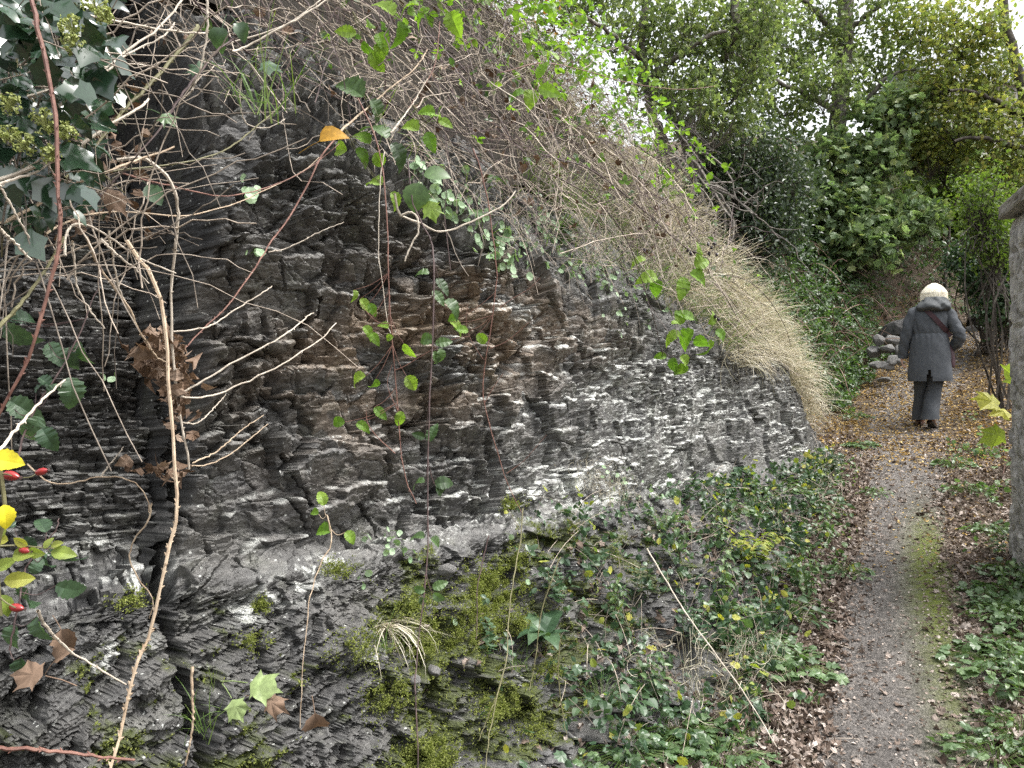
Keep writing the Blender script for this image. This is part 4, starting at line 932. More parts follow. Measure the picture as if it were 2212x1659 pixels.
 ('dark thin bramble hooping down in front of the dry grass end', TT(2,1,[(20,190),(100,150),(250,125),(400,150),(520,240),(600,340),(660,450),(690,540),(700,590)]), 5.0, 5.4, .0042, M_DARKSTEM, 26),
 ('pale bent stem falling from the tangle down to the pennywort', TT(1,0,[(900,470),(1000,560),(1150,650),(1260,760),(1340,910),(1400,1060),(1460,1200)]), 3.6, 3.9, .0044, M_PALE, 10),
 ('thick pale purple stem in the tangle above the rock middle', TT(1,0,[(-20,870),(60,790),(180,690),(330,560),(480,440),(560,320)]), 2.9, 3.4, .0062, M_TAN, 20),
 ('upright white stem in the middle of the tangle', TT(1,0,[(320,860),(400,760),(470,660),(560,510)]), 3.0, 3.2, .0050, M_PALE, 8),
 ('thin purple stem hanging from the upper tangle', TT(1,0,[(640,140),(620,350),(580,480),(470,650),(400,760)]), 3.4, 3.2, .0036, M_REDSTEM, 12),
 ('dead white stick lying across the herbs above the path edge', TT(1,2,[(1980,240),(2010,290),(2120,470),(2210,620),(2400,890),(2620,1190),(2820,1520)]), 4.0, 3.0, .0055, M_PALE, 0),
 ('thin dry stalk leaning among the mossy slates', TT(1,2,[(1045,1050),(1010,1180),(950,1330),(890,1480)]), 2.3, 2.2, .0030, M_OLIVE, 0),
 ('brown dead stalk standing in front of the mossy slates', TT(1,2,[(1180,-20),(1150,250),(1110,470),(1085,700),(1070,950),(1010,1200),(960,1450),(930,1700)]), 2.6, 1.9, .0030, M_OLIVE, 0),
 ('olive-brown dead stalk standing right of the broad foxglove leaf', TT(1,2,[(1420,290),(1370,420),(1300,640),(1270,850),(1240,1050),(1215,1160)]), 2.7, 2.5, .0030, M_OLIVE, 0),
 ('thin brown stalk below the broad foxglove leaf', TT(1,2,[(1420,820),(1405,1000),(1420,1200),(1440,1350),(1460,1440)]), 2.6, 2.5, .0030, M_OLIVE, 0),
 ('thin dark stalk with shrivelled leaf on the mossy slope', TT(1,2,[(955,150),(910,350),(880,500),(880,700),(875,820)]), 2.7, 2.5, .0032, M_DARKSTEM, 0),
]
for row in ST: stem(*row[:6], thorn=row[6], group=G1 if row[1][0][0] < 740 and row[5] is M_PALE else None)
def spin(c, ax, prof, k=12):
    ax = nrm(np.asarray(ax, float)); a = nrm(np.cross(ax, [.3, .9, .2])); b = np.cross(ax, a); an = np.arange(k)*2*math.pi/k
    V = np.concatenate([c+ax*z+r*(a*np.cos(an)[:, None]+b*np.sin(an)[:, None]) for z, r in prof]); m = len(prof)
    F = np.array([[i*k+j, i*k+(j+1) % k, (i+1)*k+(j+1) % k, (i+1)*k+j] for i in range(m-1) for j in range(k)])
    return V, F
# leafy trailing brambles
stem('purple-red trailing bramble with pale serrated leaves hanging over the rock middle', TT(1,0,[(110,640),(200,830),(250,1000),(280,1200),(300,1500),(302,1690),(312,1959),(345,2359),(360,2609),(375,2809),(395,2989),(430,3139),(485,3259)]), 2.9, 2.75, .0042, M_REDSTEM, 60,
     [(778,645,36,-50),(797,655,32,-60),(785,705,36,-35),(803,718,32,-60),(872,742,38,-60),(850,727,26,-170),(878,812,38,-55),(790,812,46,-175),(812,818,34,-90),(808,880,36,-40),(866,888,38,-95),(745,912,38,175),(770,914,36,-15),(840,708,24,150),(765,626,26,-60)], M_LIME,
     side=[(TT(1,1,[(345,740),(400,720),(500,660),(600,600),(700,545),(830,520)]), 2.8), (TT(1,1,[(335,440),(240,430),(180,380),(120,300)]), 2.8), (TT(1,1,[(365,1000),(310,880),(300,800),(330,700)]), 2.75), (TT(1,1,[(350,1280),(230,1170),(170,1080),(160,1000)]), 2.75)])
stem('dark red trailing bramble with paired leaves dropping straight to the bottom edge', TT(1,0,[(430,1050),(460,1300),(520,1440),(580,1560),(600,1690),(597,1959),(582,2359),(572,2659),(560,3059),(562,3400),(550,3718),(515,4018),(485,4268),(478,4450),(492,4700),(498,5060)]), 2.95, 2.0, .0042, M_DARKSTEM, 70,
     [(927,592,34,155),(942,602,42,-45),(935,628,38,-45),(962,648,48,-20),(937,736,44,165),(940,742,36,10),(950,752,40,-70),(935,760,34,-50),(927,955,44,75),(918,945,28,160),(918,1042,36,160),(938,1046,46,15),(942,1052,42,-35),(918,1160,26,160),(930,1164,32,-30),(918,1276,30,165),(934,1270,34,20),(936,1282,32,-35),(908,1290,30,-65)], M_BRAM)
stem('reddish trailing bramble with few small leaves right of the rock middle', TT(1,0,[(850,960),(890,1060),(940,1250),(980,1500),(1002,1690),(1010,1809),(970,2109),(930,2379),(918,2559),(960,2759),(1020,2959),(1080,3139),(1180,3340)]), 3.3, 3.3, .0042, M_REDSTEM, 60,
     [(972,695,40,-15),(985,690,30,160),(1030,722,38,-40),(1012,715,30,165)], M_LIME,
     side=[(TT(1,1,[(960,600),(1060,560),(1150,490),(1215,430)]), 3.3), (TT(1,1,[(1030,330),(1120,270),(1220,210),(1290,140)]), 3.3), (TT(1,1,[(1070,1410),(1180,1330),(1260,1240),(1330,1160)]), 3.25), (TT(1,1,[(925,960),(980,860),(1050,760)]), 3.3), (TT(1,1,[(920,670),(850,560),(810,450),(820,310)]), 3.3)])
stem('thin brown trailing bramble with a few bright leaves low in front of the slope', TT(0,2,[(2120,20),(2150,190),(2080,330),(2030,480),(2000,600),(1985,800),(1960,1000),(1945,1400)]), 2.3, 2.1, .0028, M_TAN, 0, [(700,1092,40,100),(716,1148,44,170),(745,1150,34,-30),(688,1110,30,150)], M_LIME)
stem('dark bramble with bright lime leaves and blackberries hanging before the lichened rock', TT(1,0,[(1330,1120),(1400,1150),(1600,1260),(1750,1400),(1870,1600),(1960,1859),(2030,2079),(2092,2340)]), 4.2, 4.9, .0052, M_DARKSTEM, 40,
     [(1468,770,46,-30),(1456,772,38,-110),(1470,784,44,-80),(1440,770,30,170),(1450,700,22,40)], M_LIME)
t = stem('lime green bramble spray with dark berries over the dry grass, nearest the grassy end', TT(1,0,[(2320,1650),(2390,1700),(2360,1790),(2290,1840),(2230,1880)]), 4.95, 4.9, .0036, M_DARKSTEM, 0,
     [(1420,600,46,170),(1425,604,40,-120),(1478,598,50,-100),(1490,590,46,-20),(1500,560,34,60),(1500,575,40,30),(1395,560,36,170),(1470,718,42,-170),(1498,712,52,-130),(1512,722,54,-85),(1530,735,46,-60),(1545,715,40,-20),(1500,690,42,150),(1475,700,36,120),(1530,700,36,40)], M_LIME)
M_BERRY = mat_simple('blackberry', (.006, .005, .008), (.03, .012, .02), 60, .25, spec=.6)
for (u, v) in ((1486, 541), (1492, 548), (1500, 545), (1530, 528), (1537, 535), (1543, 527), (1552, 690), (1545, 684), (1532, 548), (1548, 550), (1392, 540)):
    c = P(u, v, 4.9); V_, F_ = spin(c, (0, 0, 1), [(-.012, .001), (-.008, .008), (0, .0105), (.008, .008), (.012, .001)], 9); V_ = V_+.002*RNG.normal(size=V_.shape)
    MB().add(V_, F_).build('blackberry', M_BERRY, t)
# rose with hips at the left edge
t = thing('rose_shoot', 'wild rose shoot with yellowing leaflets and red hips at the left edge', 'shoot', P(-8, 1100, 1.02))
MB().add(*tubes(smooth_line([P(-10, 960, 1.0), P(4, 1040, 1.0), P(10, 1110, 1.0), P(-6, 1200, 1.0), P(2, 1330, 1.0)], 20)[None], np.linspace(.003, .002, 20)[None], 6)).add(
    *tubes(smooth_line([P(-8, 1180, 1.0), P(40, 1178, 1.02), P(80, 1182, 1.02), P(130, 1186, 1.03)], 12)[None], np.linspace(.0016, .001, 12)[None], 5)).add(
    *tubes(smooth_line([P(-4, 1025, 1.0), P(14, 1024, 1.0), P(26, 1028, 1.0)], 8)[None], np.full((1, 8), .0011), 5)).add(
    *tubes(smooth_line([P(50, 1032, 1.02), P(66, 1030, 1.02), P(85, 1020, 1.03)], 8)[None], np.full((1, 8), .0008), 5)).add(
    *tubes(smooth_line([P(0, 1290, 1.0), P(14, 1302, 1.0), P(34, 1313, 1.0)], 8)[None], np.full((1, 8), .0011), 5)).build('stem', M_OLIVE, t)
lb = MB(); img_leaves(lb, [(18, 1168, 40, 175), (28, 1198, 46, 5), (60, 1190, 36, -10), (8, 1255, 54, 2), (4, 1285, 46, -60), (95, 1185, 26, 60), (110, 1192, 48, -5), (60, 1178, 30, 150), (-6, 1165, 40, 80), (-10, 1230, 40, 30), (110, 1180, 24, 20)], 1.02, variants(leaf_ovate, 3, n=11, width=.58, fold=.2, droop=.3, serr=.05), 5)
lb.build('leaves', M_HERB_Y, t)
M_YEL = mat_leaf('bright_yellow_leaf', [(.55, .45, .02), (.68, .60, .04)], .25, .5, .3, (1.1, 1.1, .4))
for lab, row in (('bright yellow leaf with brown specks above the hips', (-22, 990, 70, -8)), ('narrow yellow leaf hanging below the hips', (8, 1090, 52, -75))):
    lb = MB(); img_leaves(lb, [row], .98, variants(leaf_ovate, 1, n=13, width=.6, fold=.2, droop=.3, serr=.06), 6); lb.build('yellow_leaf', M_YEL, t)['label'] = lab
M_HIP = mat_simple('rose_hip_skin', (.16, .012, .015), (.32, .03, .03), 60, .22, spec=.6)
for (u, v, s, ang) in ((24, 1028, 1.0, -8), (90, 1019, .75, 15), (54, 1189, .72, -8), (36, 1313, .85, -5)):
    c = P(u, v, 1.02); a = img_dir(ang, -.2); L_ = .010*s*1.3
    h = MB().add(*spin(c, a, [(L_*q, .0068*s*w_) for q, w_ in ((-1, .05), (-.9, .45), (-.6, .85), (-.1, 1), (.4, .88), (.75, .55), (.95, .28), (1.05, .02))])).build('rose_hip', M_HIP, t, smooth=True)
    MB().add(*spin(c+a*L_*1.02, a, [(0, .0018*s), (.0018, .003*s), (.0022, .0002)], 7)).build('calyx', M_DARKSTEM, h)
# ivy with flower heads, upper left
t = thing('ivy', 'dark glossy ivy with pale green flower heads filling the upper left corner', 'ivy', P(60, 300, 1.8))
mb = MB(); n = 820; u = RNG.uniform(-60, 250, n); v = RNG.uniform(-40, 480, n); k = RNG.uniform(size=n) < np.clip(1.5-(u/240)**2*.9-np.maximum(0, v-150)/330, 0.03, 1); u, v = u[k], v[k]
pp = np.array([P(a, b, RNG.uniform(1.45, 2.1)) for a, b in zip(u, v)]); n = len(pp)
scatter(mb, L_IVY, pp, rdir(n, -.7)+np.array([.35, -.2, 0]), np.array([.2, -.8, .7])+.55*RNG.normal(size=(n, 3)), RNG.uniform(.038, .065, n))
img_leaves(mb, [(75, 118, 84, -30), (110, 125, 66, -20), (200, 150, 70, -55), (120, 320, 90, -25), (20, 265, 80, 175), (30, 270, 60, -10), (85, 380, 70, -70), (175, 60, 62, -35), (60, 60, 50, -80), (190, 175, 60, -40), (25, 60, 60, -70), (40, 500, 72, -45), (155, 395, 50, -60), (95, 230, 56, -90), (140, 240, 50, -110), (215, 245, 42, -50), (170, 255, 46, -60)], 1.5, L_IVY, 21)
mb.build('leaves', M_IVY, t, smooth=True)
mb = MB()
for k in range(26):
    a = P(RNG.uniform(-40, 200), RNG.uniform(-60, 300), RNG.uniform(1.75, 2.1)); b = a+np.array([RNG.uniform(-.1, .2), RNG.uniform(-.2, 0), RNG.uniform(-.35, -.05)])
    mb.add(*limb([a, (a+b)/2+RNG.normal(size=3)*.04, b], .003, .0015, 8, 4))
mb.build('stems', M_OLIVE, t)
M_UMBEL = mat_leaf('ivy_flower', [(.22, .26, .07), (.34, .38, .13), (.42, .45, .2)], .1, .6, .3)
for (u, v, s) in ((95, 265, 26), (155, 58, 24), (158, 95, 20), (52, 310, 22), (20, 290, 18), (20, 225, 22), (205, 15, 26), (145, 285, 18), (110, 335, 18), (225, 35, 16)):
    c = P(u, v, 1.45); R_ = s/1659*1.45; n = 34; dd = rdir(n, .3); mb = MB()
    scatter(mb, [leaf_round(6, -.35, .5)], c+dd*R_*RNG.uniform(.85, 1, n)[:, None], rdir(n), dd, .0075)
    scatter(mb, [leaf_round(6, -.35, .5)], c+dd*R_+dd*.002, rdir(n), -dd, .006)
    mb.add(*tubes(np.stack([np.repeat((c-np.array([0, -.01, R_*.6]))[None], n, 0), c+dd*R_*.5, c+dd*R_], 1), np.full((n, 3), .0007), 3))
    mb.build('flower_head', M_UMBEL, t)
# clump of dead leaves caught on the stems in the joint
t = thing('dead_leaf_clump', 'ragged clump of dead brown leaves caught in the stems at the joint', 'dead leaves', P(365, 800, 2.0)); mb = MB()
for (u, v, ru, rv, n) in ((345, 745, 45, 25, 46), (380, 800, 32, 60, 80), (340, 790, 30, 40, 30), (390, 870, 26, 40, 36), (350, 1010, 50, 18, 26)):
    p = np.array([P(u+ru*RNG.normal()*.6, v+rv*RNG.normal()*.6, RNG.uniform(1.95, 2.2)) for k in range(n)]); scatter(mb, L_DEAD, p, rdir(n, -.4), rdir(n), RNG.uniform(.02, .048, n))
img_leaves(mb, [(300, 745, 60, -60), (318, 735, 40, -20)], 1.95, L_DEAD, 3); mb.build('leaves', M_DEADLEAF, t)
# single conspicuous leaves
M_PALEMAPLE = mat_leaf('pale_maple_leaf', [(.20, .28, .10), (.27, .34, .15)], .3, .5, .3, (1.2, 1.3, .8), .6)
def one_leaf(label, u, v, d, s, ang, tm, mat, name='fallen_leaf', up=None, cat='leaf'):
    mb = MB(); scatter(mb, [tm], P(u, v, d)[None], img_dir(ang, -.15)[None], np.array([up if up is not None else (.1, -.8, .6)]), np.array([s/1659*d]))
    f = img_dir(ang, -.15); q = P(u, v, d); mb.add(*tubes(np.stack([q, q-f*s/1659*d*.4+np.array([0, 0, -.004]), q-f*s/1659*d*.75+np.array([0, 0, -.012])])[None], np.full((1, 3), .0012), 4))
    o = mb.build(name, mat, None, q, True); return tag(o, label, cat)
one_leaf('curled golden yellow leaf caught on a stem above the rock', 690, 305, 2.75, 66, 20, leaf_ovate(9, .8, .5, .5, .03), M_ORANGE)
mp = lambda c, i: leaf_lobed([(0, .66), (48, .58), (-48, .58), (105, .40), (-105, .40)], (0, .3), c, i, .70, 1)
one_leaf('pale green maple leaf at the bottom, the higher of two', 535, 1475, 1.75, 84, -10, mp(.3, 2), M_PALEMAPLE)
one_leaf('pale green maple leaf at the bottom, the lower of two', 500, 1508, 1.72, 62, -60, mp(.3, 3), M_PALEMAPLE)
one_leaf('brown curled leaf beside the two pale green maple leaves', 570, 1510, 1.74, 60, -20, mp(1.6, 4), M_DEADLEAF)
one_leaf('brown rolled leaf at the bottom edge right of the maple leaves', 680, 1540, 1.75, 62, -80, leaf_ovate(8, .9, 1.1, 1.2, .1), M_DEADLEAF)
one_leaf('grey-brown curled maple leaf near the bottom left corner', 98, 1460, 1.4, 84, 170, mp(.9, 5), M_DEADLEAF)
one_leaf('pale brown rolled leaf high on the lower left slope', 132, 1360, 1.9, 60, -60, leaf_ovate(8, .8, 1.2, .9, .1), M_DEADLEAF)
one_leaf('pale brown creased leaf on the lower left slope, below the rolled one', 120, 1425, 1.75, 44, 40, leaf_ovate(8, .8, .9, .6, .1), M_DEADLEAF)
one_leaf('big brown curled leaf under the brown stem left of the joint', 225, 405, 1.8, 70, -40, mp(1.4, 7), M_DEADLEAF)
one_leaf('dark green serrated leaf hanging at the edge of the joint', 318, 400, 1.95, 54, -50, leaf_ovate(13, .75, .2, .3, .07), M_BRAM_DK)
one_leaf('large dark green bramble leaf hanging over the top of the rock', 905, 395, 2.9, 66, -100, leaf_ovate(13, .9, .2, .3, .05), M_BRAM)
one_leaf('bright green three-lobed leaf just below the large dark one', 925, 430, 2.9, 60, -70, mp(.2, 9), M_LIME)
one_leaf('broad mid green leaf lying over the large dark one', 915, 378, 2.9, 60, 5, leaf_ovate(13, .8, .25, .4, .05), M_BRAM)
one_leaf('pale lobed leaf in the shadow of the hollow', 345, 245, 1.85, 52, -35, mp(.25, 10), M_HERB)
one_leaf('grey-green jagged leaf over the top corner of the rock, the left one', 445, 140, 2.1, 54, -160, mp(.3, 11), M_HERB_DK)
one_leaf('pale jagged leaf over the top corner of the rock, the right one', 560, 135, 2.2, 60, -20, mp(.3, 12), M_HERB_DK)
one_leaf('dull crumpled leaf hanging above the top corner of the rock', 480, 60, 2.2, 56, -100, leaf_ovate(9, .8, .7, .8, .08), M_HERB_DK)
one_leaf('dark crumpled leaf hanging beside the dull one', 512, 50, 2.2, 44, -60, leaf_ovate(9, .8, .7, .8, .08), M_HERB_DK)
for i, (lab, rows) in enumerate((('bright lime bramble spray at the top of the tangle', [(770, 72, 44, 175), (785, 88, 46, -80), (795, 60, 40, 60), (817, 72, 44, -60), (822, 92, 40, -90), (800, 112, 52, -60)]),
     ('yellow-green bramble spray at the top edge over the skyline', [(850, 35, 56, 130), (862, 45, 60, -70), (880, 30, 44, 30), (930, 20, 54, -160), (972, 25, 54, -70), (905, 12, 50, 160), (950, 5, 46, 40)]),
     ('bright bramble spray low over the tangle, left of the pennywort', [(905, 282, 46, 150), (922, 285, 46, -70), (930, 255, 34, 40), (940, 245, 36, 170), (948, 258, 34, -30)]),
     ('dark green bramble spray over the top of the rock', [(835, 300, 70, 120), (845, 310, 64, -40), (785, 210, 72, 140), (800, 215, 56, -45)]),
     ('pale green bramble leaves hanging at the rock top, left of the trailing stems', [(750, 325, 44, 165), (770, 320, 44, -35), (810, 330, 40, -60), (800, 310, 44, 130), (825, 400, 48, 140), (845, 415, 44, -50)]),
     ('sunlit lime bramble spray high above the middle of the bank', [(1150, 195, 44, -100), (1135, 200, 40, 170), (1163, 190, 48, -20), (1160, 170, 40, 60), (1205, 130, 40, 120)]))):
    d = 3.1 if i != 5 else 4.0; t = thing('bramble_spray', lab, 'leaf spray', P(rows[0][0], rows[0][1], d), 'bramble sprays over the tangle')
    mb = MB(); img_leaves(mb, rows, d, L_BRAM_HI, i+60); mb.build('leaves', M_BRAM if i == 3 else M_LIME, t)
    c = P(rows[0][0], rows[0][1], d); mb = MB()
    for r_ in rows[1:]: mb.add(*limb([c+np.array([-.03, .05, .12]), (c+P(r_[0], r_[1], d))/2+np.array([0, .01, .01]), P(r_[0], r_[1], d)], .0016, .001, 7, 4))
    mb.build('stem', M_OLIVE, t)

# dim leafy plant stem low on the left
stem('dark thin nettle-like stem with drooping grey-green leaves at the left', TT(0,1,[(110,1330),(135,1230),(200,1050),(330,830),(450,640),(540,450),(580,330),(640,190),(660,60)]), 1.5, 1.75, .003, M_DARKSTEM, 0,
     [(10, 700, 76, -50), (20, 690, 56, 20), (105, 740, 60, -50), (150, 750, 56, -80), (172, 738, 54, -90), (150, 815, 70, -70), (88, 900, 74, -110), (20, 865, 80, -25), (90, 925, 56, -50), (78, 850, 36, 80), (105, 855, 36, 60), (85, 815, 36, -30)], M_HERB_DK, name='herb')
stem('bushy dark stem with dull leaves behind the rose hips', TT(0,2,[(60,900),(120,600),(180,350),(360,120),(380,40)]), 1.6, 1.7, .003, M_DARKSTEM, 0,
     [(120, 1170, 50, -60), (140, 1190, 52, -70), (100, 1150, 44, 120), (95, 1200, 44, -100), (120, 1265, 66, -20), (60, 1270, 70, -120), (80, 1330, 60, -70), (35, 1350, 60, -110), (20, 1300, 60, -140), (30, 1140, 44, 150), (70, 1240, 44, 60), (50, 1160, 44, -60), (45, 1420, 56, -90)], M_HERB_DK, name='herb')

mb = MB(); n = 100; a = np.array([P(RNG.uniform(-60, 380), RNG.uniform(-60, 560), RNG.uniform(1.5, 2.15)) for k in range(n)])
th = np.where(RNG.uniform(size=n) < .6, RNG.normal(.55, .35, n), RNG.normal(-1.1, .4, n)); d_ = np.stack([np.cos(th), .25*RNG.normal(size=n), np.sin(th)], 1)
L_ = RNG.uniform(.2, .8, n)[:, None, None]; t_ = np.linspace(0, 1, 14)[None, :, None]
pt = a[:, None]+d_[:, None]*(t_-.5)*L_+rdir(n)[:, None]*L_*.2*(t_-.5)**2*2+.004*RNG.normal(size=(n, 14, 3)); pt[:, :, 2] -= (L_*.25*t_**2)[..., 0]
mb.add(*tubes(pt, RNG.uniform(.0010, .0024, n)[:, None]*np.linspace(1.1, .6, 14)[None], 5)); o = mb.build('dead_stems', M_STRAW); stuff(o, 'thin dry stems criss-crossing in front of the hollow and the ivy at upper left')
mb = MB(); n = 70; p = np.array([P(RNG.uniform(120, 330), RNG.uniform(180, 520), RNG.uniform(2.0, 2.45)) for k in range(n)]); scatter(mb, L_DEAD, p, rdir(n, -.4), rdir(n), RNG.uniform(.025, .05, n))
o = mb.build('withered_leaves', M_DEADLEAF); stuff(o, 'withered leaves caught in the stems below the dark hollow')
# ---------------------------------------------------------------- plants on the slope and along the path
def hit(u, v):
    ds = np.linspace(1.4, 30, 3000); q = np.stack([(u-1106)/1659*ds, ds, CAMZ+(829.5-v)/1659*ds], 1)
    i = int(np.argmax(q[:, 2] < ground(q[:, 0], q[:, 1]))); g = q[i]
    r = on_rock(u, v)
    uu = 1106+1659*r[0]/r[1]; vv = 829.5-1659*(r[2]-CAMZ)/r[1]
    if abs(uu-u) < 26 and abs(vv-v) < 26 and r[1] < g[1]: return r
    return g
UPV = np.array([0, 0, 1.])
def k_herb(seed, h=.3, pairs=6, ls=.06, tmpl=None, lean=.15, lmat=None, smat=None):
    g = np.random.default_rng(seed); mb = MB(); lb = MB(); n = g.integers(2, 5)
    for q in range(n):
        b = g.normal(size=3)*.04*np.array([1, 1, 0]); d = nrm(UPV+lean*g.normal(size=3)); H = h*g.uniform(.6, 1.1)
        L = smooth_line([b, b+d*H*.5+g.normal(size=3)*.02, b+d*H], 10); mb.add(*tubes(L[None], np.linspace(.0028, .0014, 10)[None], 4))
        for k in range(pairs):
            f = .25+.75*k/(pairs-1); p = b+d*H*f; a = k*1.57+g.uniform(0, .5)
            for s in (0, math.pi):
                dr = np.array([math.cos(a+s), math.sin(a+s), g.uniform(-.25, .45)]); scatter(lb, tmpl, p[None], dr[None], (UPV+.3*g.normal(size=3))[None], np.array([ls*(1.15-.5*f)*g.uniform(.8, 1.2)]))
    return [('stem', mb, smat or M_OLIVE), ('leaves', lb, lmat or M_HERB)]
def k_mound(seed, r=.22, n=40, ls=.08, tmpl=None, lmat=None, h=.16):
    g = np.random.default_rng(seed); mb = MB(); lb = MB()
    a = g.uniform(0, 2*math.pi, n); rr = r*np.sqrt(g.uniform(0.02, 1, n)); p = np.stack([rr*np.cos(a), rr*np.sin(a), h*(1-.75*(rr/r)**2)*g.uniform(.5, 1.15, n)], 1)
    f = np.stack([np.cos(a), np.sin(a), g.uniform(-.5, .25, n)], 1)+.5*g.normal(size=(n, 3))*np.array([1, 1, .3]); scatter(lb, tmpl, p, f, UPV+.35*g.normal(size=(n, 3)), ls*g.uniform(.6, 1.25, n))
    b = np.stack([.25*p[:, 0], .25*p[:, 1], 0*a], 1); mb.add(*tubes(np.stack([b, (b+p)/2+np.array([0, 0, .03]), p], 1), np.full((n, 3), .0014), 3))
    return [('stalks', mb, M_GRASS), ('leaves', lb, lmat or M_HERB)]
def k_rosette(seed, n=8, ls=.2, rise=.5, lmat=None, width=.45):
    g = np.random.default_rng(seed); lb = MB()
    for k in range(n):
        a = k*2.4+g.uniform(-.3, .3); tm = leaf_ovate(8, width, .22, g.uniform(.3, 1.0), .02, .75, .12)
        scatter(lb, [tm], np.array([[0, 0, .01+.004*k]]), np.array([[math.cos(a), math.sin(a), rise*g.uniform(.4, 1.5)]]), UPV[None], np.array([ls*g.uniform(.6, 1.1)]))
    return [('leaves', lb, lmat or M_HERB_DK)]
def k_fern(seed, n=6, L=.3, lmat=None):
    g = np.random.default_rng(seed); lb = MB(); mb = MB()
    for k in range(n):
        a = k*1.05+g.uniform(-.3, .3); d = np.array([math.cos(a), math.sin(a), 0]); c = smooth_line([np.zeros(3), d*L*.3+UPV*L*.55, d*L*.7+UPV*L*.75, d*L*1.05+UPV*L*.55], 14)
        mb.add(*tubes(c[None], np.linspace(.002, .0008, 14)[None], 3)); sd_ = np.cross(d, UPV)
        for s in (-1, 1): scatter(lb, L_SMALL, c[2:], s*sd_+.35*d+np.array([0, 0, -.2]), UPV[None]+.2*g.normal(size=(12, 3)), L*.3*np.linspace(1.0, .25, 12))
    return [('stem', mb, M_OLIVE), ('fronds', lb, lmat or M_HERB_Y)]
def k_seedling(seed, h=.35, n=8, ls=.1, lmat=None):
    g = np.random.default_rng(seed); mb = MB(); lb = MB(); d = nrm(UPV+.2*g.normal(size=3)); L = smooth_line([np.zeros(3), d*h*.5+g.normal(size=3)*.02, d*h], 10); mb.add(*tubes(L[None], np.linspace(.003, .0015, 10)[None], 4))
    for k in range(n):
        f = .35+.65*(k//2)/max(1, n//2-1); a = (k//2)*1.57+(k % 2)*math.pi+g.uniform(-.4, .4); dr = np.array([math.cos(a), math.sin(a), .25]); p = d*h*f; e = p+dr*ls*.7
        mb.add(*tubes(np.stack([p, (p+e)/2+UPV*.01, e])[None], np.full((1, 3), .001), 3)); scatter(lb, L_MAPLE, e[None], (dr*np.array([1, 1, -.4]))[None], (UPV+.35*g.normal(size=3))[None], np.array([ls*g.uniform(.75, 1.2)]))
    return [('stem', mb, M_REDSTEM), ('leaves', lb, lmat or M_SYC)]
def k_grass(seed, n=60, L=.3, lmat=None, droop=0.0, fwd=None):
    g = np.random.default_rng(seed); lb = MB(); a = g.uniform(0, 2*math.pi, n); f = np.stack([np.cos(a), np.sin(a), -droop*np.ones(n)], 1)
    if fwd is not None: f = f*.5+np.array(fwd)
    scatter(lb, L_BLADE, g.normal(size=(n, 3))*np.array([.03, .03, .005]), f, UPV+.35*g.normal(size=(n, 3))-droop*np.array([0, 0, .4]), L*g.uniform(.5, 1.15, n))
    return [('blades', lb, lmat or M_GRASS)]
def k_wisp(seed, n=50, R_=.14, mat=None):
    """dry curly grass: open loops of thin stems"""
    g = np.random.default_rng(seed); mb = MB(); t = np.linspace(0, 1, 14)
    pts = []
    for k in range(n):
        c = g.normal(size=3)*np.array([R_, R_, R_*.5])+UPV*R_*.9; ax = nrm(g.normal(size=3)); a = nrm(np.cross(ax, [.3, .5, .8])); b = np.cross(ax, a); r = g.uniform(.02, .06); ph = g.uniform(0, 6); w_ = g.uniform(1.5, 5)
        pts.append(c+r*(a*np.cos(ph+w_*t)[:, None]+b*np.sin(ph+w_*t)[:, None])+ax*(.06*t)[:, None])
    mb.add(*tubes(np.array(pts), np.full((n, 14), .0011), 3)); q = g.normal(size=(14, 3))*np.array([.05, .05, 0]); mb.add(*tubes(np.stack([q, q*1.5+UPV*R_, q*2+UPV*R_*1.8], 1), np.full((14, 3), .0013), 3))
    return [('stems', mb, mat or M_DRYGRASS)]
PROTO = {}
def plant(kind, f, name, label, u, v, size=1.0, rot=None, group=None, cat='plant', flat=False):
    """first call of a kind builds it, later calls copy the thing and its parts"""
    p = hit(u, v) if not isinstance(u, np.ndarray) else u
    rz = random.uniform(0, 6.28) if rot is None else rot
    if kind not in PROTO:
        t = thing(name, label, cat, (0, 0, 0), group)
        for pn, mb, m in f(): mb.build(pn, m, t)
        PROTO[kind] = t
    else:
        t = PROTO[kind].copy(); COL.objects.link(t)
        for ch in PROTO[kind].children: c = ch.copy(); COL.objects.link(c); c.parent = t
        t['label'] = label
        if group: t['group'] = group
    t.location = [float(q) for q in p]; t.rotation_euler = (0, 0, rz); t.scale = (size,)*3
    return t
GS, GV = 'low green plants on the rock slope', 'leafy plants along the right edge of the path'
herbA = lambda: k_herb(1, .26, 6, .062, L_BRAM_HI)
herbB = lambda: k_herb(2, .34, 7, .07, variants(leaf_ovate, 3, n=6, width=.42, fold=.2, droop=.4, serr=.04), .12, M_HERB)
herbC = lambda: k_herb(3, .2, 5, .05, L_ROUND+L_GEUM, .3, M_HERB_DK)
moundA = lambda: k_mound(4, .24, 95, .062, L_GEUM, M_HERB, .075)
moundB = lambda: k_mound(5, .25, 100, .05, L_GEUM+L_SMALL, M_HERB, .08)
moundC = lambda: k_mound(6, .2, 60, .05, L_ROUND+L_SMALL, M_HERB, .10)
trail = lambda: k_mound(7, .3, 55, .07, L_BRAM, M_BRAM_DK, .20)
seedl = lambda: k_seedling(8, .26, 8, .085)
